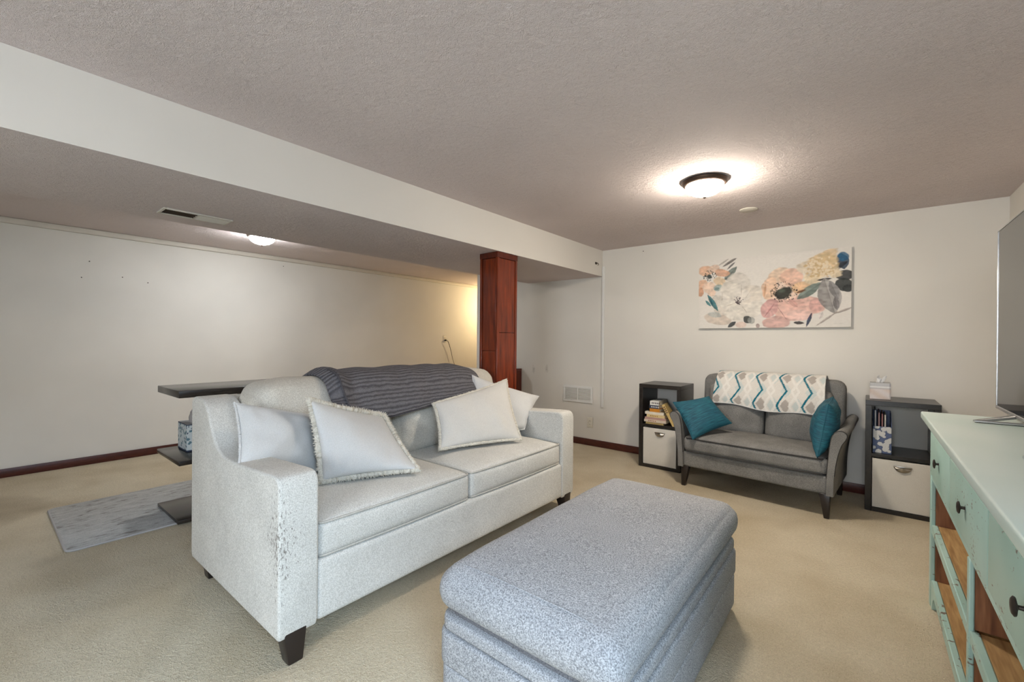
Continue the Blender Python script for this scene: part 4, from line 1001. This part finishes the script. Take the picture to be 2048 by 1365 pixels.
for k in range(3):
    x = sx0 + 0.04 + 0.034 * k; b = box((-0.0008, sy0 + 0.014, -0.004), (0.0008, 0.820, 0.004)); xform(b, Matrix.Translation((x, 0, BEAM_Z - 0.006)))
    obj('slat', b, M['vent_dark'], sv, 0)
def outlet(loc, axis, label):
    t = thing('wall_outlet', label, 'outlet', loc, 0, 'wall outlets'); x, y, z = loc
    def bb(n_, w0, w1, z0, z1, d0, d1, m, r=0.0, par=None):
        if axis == 'Y': b = box((x + w0, y - d1, z + z0), (x + w1, y - d0, z + z1), r, 2)
        else: b = box((x + d0, y + w0, z + z0), (x + d1, y + w1, z + z1), r, 2)
        return obj(n_, b, m, par or t, 40)
    bb('plate', -0.036, 0.036, -0.058, 0.058, 0.0005, 0.006, M['ivory'], 0.003)
    for zc in (-0.020, 0.020):
        s = bb('socket', -0.017, 0.017, zc - 0.014, zc + 0.014, 0.005, 0.008, M['ivory'], 0.0014)
        for w in (-0.006, 0.006): bb('slot', w - 0.0012, w + 0.0012, zc - 0.004, zc + 0.006, 0.0078, 0.0084, M['black'], 0, s)
    return t
outlet((-2.439, BACK, 0.262), 'Y', 'ivory wall outlet below the white air register on the back wall')
outlet((LEFT, 5.13, 1.20), 'X', 'ivory wall outlet with a plug in it, left of the column')
pc = thing('power_cord', 'thin dark power cord hanging from the outlet left of the column', 'cord', (LEFT + 0.03, 5.3, 0))
obj('plug', box((LEFT + 0.009, 5.115, 1.165), (LEFT + 0.034, 5.145, 1.195), 0.005), M['black'], pc)
obj('cable', tube(smooth_path3 := [(LEFT + 0.030, 5.13, 1.178), (LEFT + 0.05, 5.16, 1.165), (LEFT + 0.045, 5.20, 1.10), (LEFT + 0.04, 5.24, 1.00), (LEFT + 0.035, 5.29, 0.85), (LEFT + 0.03, 5.36, 0.70), (LEFT + 0.03, 5.42, 0.50), (LEFT + 0.035, 5.46, 0.25), (LEFT + 0.04, 5.52, 0.012), (LEFT + 0.15, 5.80, 0.006), (-5.13, 6.10, 0.006)], 0.004, 6), M['black'], pc, 60)

# ------------------------------------------------------------------ dark tiered table behind the sofa, with its box and the rug
tbl = thing('console_table', 'dark tiered table standing behind the sofa on the grey rug', 'table', (-3.61, 1.75, 0))
TY0, TY1 = 0.82, 2.55
obj('table_top', box((-3.86, TY0, 0.812), (-3.36, TY1, 0.858), 0.003, 2), M['desk'], tbl)
obj('lower_shelf', box((-3.87, TY0, 0.385), (-3.35, TY1, 0.412), 0.003, 2), M['desk'], tbl)
obj('base_board', box((-3.85, TY0, 0.012), (-3.37, TY1, 0.034), 0.003, 2), M['desk'], tbl)
for (z0, z1) in ((0.034, 0.385), (0.412, 0.812)):
    for y in (1.30, 2.15): obj('upright', box((-3.80, y, z0), (-3.42, y + 0.035, z1), 0.002, 1), M['desk'], tbl)
tb2 = thing('tissue_box', 'teal-dotted white box with shade-tinted tissue on the lower tier of the dark table', 'tissue box', (-3.70, 1.02, 0.412))
RR2 = random.Random(5); DOTS = [(RR2.random(), RR2.random(), RR2.uniform(0.02, 0.055)) for _ in range(60)]
def dot_print(u, v):
    if v < 0.06 or v > 0.96: return s2l(60, 70, 90)
    for (a, b, r) in DOTS:
        if math.hypot(u - a, v - b) < r: return s2l(96, 128, 140) if r > 0.035 else s2l(70, 84, 110)
    return s2l(206, 214, 216)
qx0, qx1, qy0, qy1, qz0, qz1 = -3.80, -3.60, 0.925, 1.125, 0.4125, 0.60
dm = attr_mat('dotted_print', 0.6, 300, 0.03)
for nm, pt in (('front', lambda u, v: (qx1, qy0 + (qy1 - qy0) * u, qz0 + (qz1 - qz0) * v)), ('side', lambda u, v: (qx0 + (qx1 - qx0) * u, qy0, qz0 + (qz1 - qz0) * v)),
               ('side', lambda u, v: (qx1 - (qx1 - qx0) * u, qy1, qz0 + (qz1 - qz0) * v)), ('back', lambda u, v: (qx0, qy1 - (qy1 - qy0) * u, qz0 + (qz1 - qz0) * v))):
    n_ = 40
    grid_mesh(nm, [[pt(i / n_, j / n_) for j in range(n_ + 1)] for i in range(n_ + 1)], dm, tb2, [(*dot_print(i / n_, j / n_), 1) for i in range(n_ + 1) for j in range(n_ + 1)], 0.002)
obj('lid', box((qx0, qy0, qz1 - 0.002), (qx1, qy1, qz1 + 0.001)), M['card_grey'], tb2)
tissue_tuft((-3.66, 0.985, qz1), 0.105, M['shaded_tissue_binding'], tb2, 2.0)
rb = bmesh.new()
rugpts = rrect(-4.35, -3.42, 0.33, 2.5, 0.04, 0)
rug = thing('rug', 'worn grey rug on the carpet under the dark table', 'rug', (-3.88, 1.4, 0))
obj('pile', prism([(p[0], p[1]) for p in rugpts], 2, 0.0005, 0.011, 0.003, 2), M['rug'], rug)
obj('binding', tube(rrect(-4.351, -3.419, 0.329, 2.501, 0.041, 0.006), 0.006, 6, None, True), M['shaded_tissue_binding'], rug)

# low dark bookcase standing at the wall behind the column
bc = thing('bookcase', 'low dark cherry bookcase just showing behind the wooden column', 'bookcase', (-3.63, 4.27, 0))
kx0, kx1, ky0, ky1, kz = -3.85, -3.415, 4.13, 4.415, 0.832
for x in (kx0, kx1 - 0.022): obj('side_panel', box((x, ky0, 0), (x + 0.022, ky1, kz - 0.022), 0.001, 1), M['cherry_dark'], bc)
obj('top_panel', box((kx0 - 0.004, ky0 - 0.004, kz - 0.022), (kx1 + 0.004, ky1, kz), 0.002, 1), M['cherry_dark'], bc)
for z in (0.04, 0.31, 0.58): obj('shelf_board', box((kx0 + 0.022, ky0 + 0.01, z), (kx1 - 0.022, ky1 - 0.008, z + 0.02)), M['cherry_dark'], bc)
obj('back_panel', box((kx0 + 0.022, ky1 - 0.007, 0.02), (kx1 - 0.022, ky1 - 0.001, kz - 0.022)), M['cherry_dark'], bc)

# ------------------------------------------------------------------ mint sideboard
mx0, mx1, my0, my1, mt = 0.235, 0.70, 0.86, 2.795, 0.876
sb = thing('sideboard', 'chipped mint-green painted sideboard with three drawers and open shelves', 'sideboard', ((mx0 + mx1) / 2, (my0 + my1) / 2, 0))
obj('worktop', box((mx0 - 0.032, my0 - 0.03, mt - 0.032), (mx1 + 0.01, my1 + 0.03, mt), 0.006, 3), M['mint_top'], sb)
obj('top_moulding', box((mx0 - 0.014, my0 - 0.012, mt - 0.052), (mx1, my1 + 0.012, mt - 0.032), 0.006, 2), M['mint_edge'], sb)
PW = 0.048
ymids = [my1 - PW, (my0 + my1) / 2 + PW / 2 - 0.004, my0]
for y in (my1 - PW, my0): obj('post', box((mx0, y, 0.0), (mx0 + 0.016, y + PW, mt - 0.052), 0.003, 1), M['mint'], sb); obj('post', box((mx1 - 0.045, y, 0.0), (mx1, y + PW, mt - 0.052), 0.003, 1), M['mint'], sb)
yc = (my0 + my1) / 2
obj('post', box((mx0 + 0.001, yc - 0.018, 0.075), (mx0 + 0.013, yc + 0.018, 0.575), 0.003, 1), M['mint'], sb)
# end panels and the centre divider: planks of red-brown wood inside, mint outside
for (ya, yb, yin) in ((my1 - PW + 0.004, my1 - 0.012, -1), (my0 + 0.012, my0 + PW - 0.004, 1)):
    obj('end_panel', box((mx0 + 0.016, my1 - 0.026 if yin < 0 else my0 + 0.004, 0.10), (mx1 - 0.045, my1 - 0.004 if yin < 0 else my0 + 0.026, mt - 0.052)), M['mint'], sb)
for k in range(3):
    xa_ = mx0 + 0.016 + k * (mx1 - mx0 - 0.061) / 3; xb_ = xa_ + (mx1 - mx0 - 0.061) / 3 - 0.003
    for (y0_, y1_) in ((my1 - PW - 0.001, my1 - 0.027), (my0 + 0.027, my0 + PW + 0.001)):
        obj('side_plank', box((xa_, y0_, 0.10), (xb_, y1_, 0.60), 0.002, 1), M['redwood'], sb)
    for (z0_, z1_) in ((0.122, 0.335), (0.373, 0.575)):
        obj('divider_plank', box((xa_ - 0.003, yc - 0.010, z0_), (xb_, yc + 0.010, z1_), 0.002, 1), M['redwood'], sb)
# rails
def rail(z0, z1, m='mint_edge'): obj('rail', box((mx0 + 0.003, my0 + PW, z0), (mx0 + 0.032, my1 - PW, z1), 0.003, 1), M[m], sb)
rail(0.575, 0.602); rail(0.800, mt - 0.052)
obj('drawer_floor', box((mx0 + 0.032, my0 + PW, 0.585), (mx1 - 0.02, my1 - PW, 0.600)), M['plank'], sb)
for (z0, z1) in ((0.335, 0.373), (0.075, 0.122)):
    for (ya, yb) in ((my0 + PW, yc - 0.016), (yc + 0.016, my1 - PW)):
        obj('shelf_rail', box((mx0 + 0.003, ya, z0), (mx0 + 0.024, yb, z1), 0.003, 1), M['mint_edge'], sb)
        n_ = 3
        for k in range(n_):
            xa_ = mx0 + 0.024 + k * (mx1 - mx0 - 0.044) / n_; xb_ = xa_ + (mx1 - mx0 - 0.044) / n_ - 0.004
            obj('shelf_plank', box((xa_, ya, z1 - 0.024), (xb_, yb, z1 - 0.002 + 0.0015 * (k % 2)), 0.002, 1), M['plank'], sb)
for k in range(3):
    z0_ = 0.10 + k * 0.163; obj('back_plank', box((mx1 - 0.018, my0 + 0.045, z0_), (mx1 - 0.006, my1 - 0.045, z0_ + 0.160), 0.002, 1), M['plank'], sb)
# bracket feet
for (y, sg) in ((my1 - PW, -1), (my0 + PW, 1)):
    pr2 = [(y, 0.078), (y, 0.0), (y + sg * 0.028, 0.0)] + [(y + sg * (0.028 + 0.085 * t), 0.078 * math.sin(math.pi / 2 * t) ** 0.8) for t in (0.25, 0.5, 0.75, 1.0)]
    b = prism(pr2, 0, mx0 + 0.003, mx0 + 0.026); obj('bracket_foot', b, M['mint'], sb, 0)
# drawers with rosette pulls
yd = [my1 - PW, 2.172, 1.548, my0 + PW]
for k in range(3):
    ya, yb = yd[k + 1] + (0.005 if k < 2 else 0.004), yd[k] - (0.005 if k > 0 else 0.004)
    d = obj('drawer', box((mx0 - 0.003, ya, 0.606), (mx0 + 0.022, yb, 0.796), 0.004, 2), M['mint'], sb)
    obj('drawer_box', box((mx0 + 0.022, ya + 0.01, 0.612), (mx1 - 0.06, yb - 0.01, 0.76)), M['plank'], d)
    yk, zk = (ya + yb) / 2, 0.708
    b = lathe([(0.0015, 0.003), (0.008, 0.002), (0.008, -0.002), (0.0045, -0.004), (0.0042, -0.011), (0.010, -0.013), (0.0175, -0.0145), (0.0185, -0.017), (0.014, -0.020), (0.001, -0.0215)], (mx0, yk, zk), 20, 'X')
    h = obj('handle', b, M['dark_iron'], d, 35); h['label'] = 'dark iron round drawer knob'
for y in yd[1:3]: obj('drawer_divider', box((mx0 + 0.006, y - 0.008, 0.602), (mx0 + 0.030, y + 0.008, 0.800), 0.002, 1), M['mint_edge'], sb)

# animal-print basket on the near middle shelf
def print_fn(u, v):
    n_ = noise.noise(Vector((u * 26, v * 16, 1.0))); m_ = noise.noise(Vector((u * 11, v * 8, 4.0)))
    return s2l(66, 44, 30) if n_ > 0.28 else (s2l(176, 128, 72) if m_ > 0.1 else s2l(196, 156, 100))
bs = thing('storage_box', 'brown animal-print box on the sideboard shelf nearest the camera', 'box', (0.47, 1.33, 0.3725))
ux0, ux1, uy0, uy1, uz0, uz1 = 0.34, 0.60, 1.10, 1.46, 0.3765, 0.545
pm = attr_mat('animal_print', 0.8, 300, 0.1)
for nm, pt in (('front', lambda u, v: (ux0, uy1 - (uy1 - uy0) * u, uz0 + (uz1 - uz0) * v)), ('side', lambda u, v: (ux0 + (ux1 - ux0) * u, uy1, uz0 + (uz1 - uz0) * v)),
               ('side', lambda u, v: (ux0 + (ux1 - ux0) * u, uy0, uz0 + (uz1 - uz0) * v)), ('back', lambda u, v: (ux1, uy1 - (uy1 - uy0) * u, uz0 + (uz1 - uz0) * v)),
               ('lid', lambda u, v: (ux0 - 0.003 + (ux1 - ux0 + 0.006) * u, uy0 - 0.003 + (uy1 - uy0 + 0.006) * v, uz1))):
    n_ = 40
    grid_mesh(nm, [[pt(i / n_, j / n_) for j in range(n_ + 1)] for i in range(n_ + 1)], pm, bs, [(*print_fn(i / n_, j / n_), 1) for i in range(n_ + 1) for j in range(n_ + 1)], 0.004)

# ------------------------------------------------------------------ television
tvx, tvy0, tvy1, tvz0, tvz1 = 0.478, 1.56, 3.03, 0.895, 1.728
tv = thing('television', 'large flat television with silver edges on the mint sideboard', 'television', (tvx + 0.03, (tvy0 + tvy1) / 2, mt))
obj('screen', box((tvx, tvy0 + 0.006, tvz0 + 0.014), (tvx + 0.006, tvy1 - 0.006, tvz1 - 0.006), 0.001, 1), M['screen'], tv)
obj('case', box((tvx + 0.006, tvy0 + 0.002, tvz0 + 0.004), (tvx + 0.026, tvy1 - 0.002, tvz1 - 0.002), 0.003, 2), M['black'], tv)
obj('electronics_hump', box((tvx + 0.026, tvy0 + 0.25, tvz0 + 0.03), (tvx + 0.065, tvy1 - 0.25, tvz0 + 0.48), 0.012, 3), M['black'], tv)
obj('bezel', box((tvx - 0.003, tvy0, tvz0), (tvx + 0.018, tvy1, tvz0 + 0.014), 0.002, 1), M['silver'], tv)
obj('bezel', box((tvx - 0.003, tvy0, tvz1 - 0.006), (tvx + 0.018, tvy1, tvz1), 0.001, 1), M['silver'], tv)
for y in (tvy0, tvy1 - 0.006): obj('bezel', box((tvx - 0.003, y, tvz0 + 0.014), (tvx + 0.018, y + 0.006, tvz1 - 0.006), 0.001, 1), M['silver'], tv)
for yf in (2.66, 1.93):
    b = tube([(0.345, yf - 0.09, mt + 0.007), (0.42, yf - 0.02, mt + 0.014), (tvx + 0.010, yf + 0.03, tvz0 + 0.006)], lambda i: (0.006, 0.008, 0.010)[i], 8)
    b = tube([(0.345, yf - 0.09, mt + 0.007), (0.47, yf - 0.085, mt + 0.006), (0.60, yf - 0.06, mt + 0.006)], 0.006, 8, b)
    b = tube([(0.60, yf - 0.06, mt + 0.007), (tvx + 0.02, yf + 0.03, tvz0 + 0.006)], 0.007, 8, b)
    obj('foot', b, M['silver'], tv, 60)
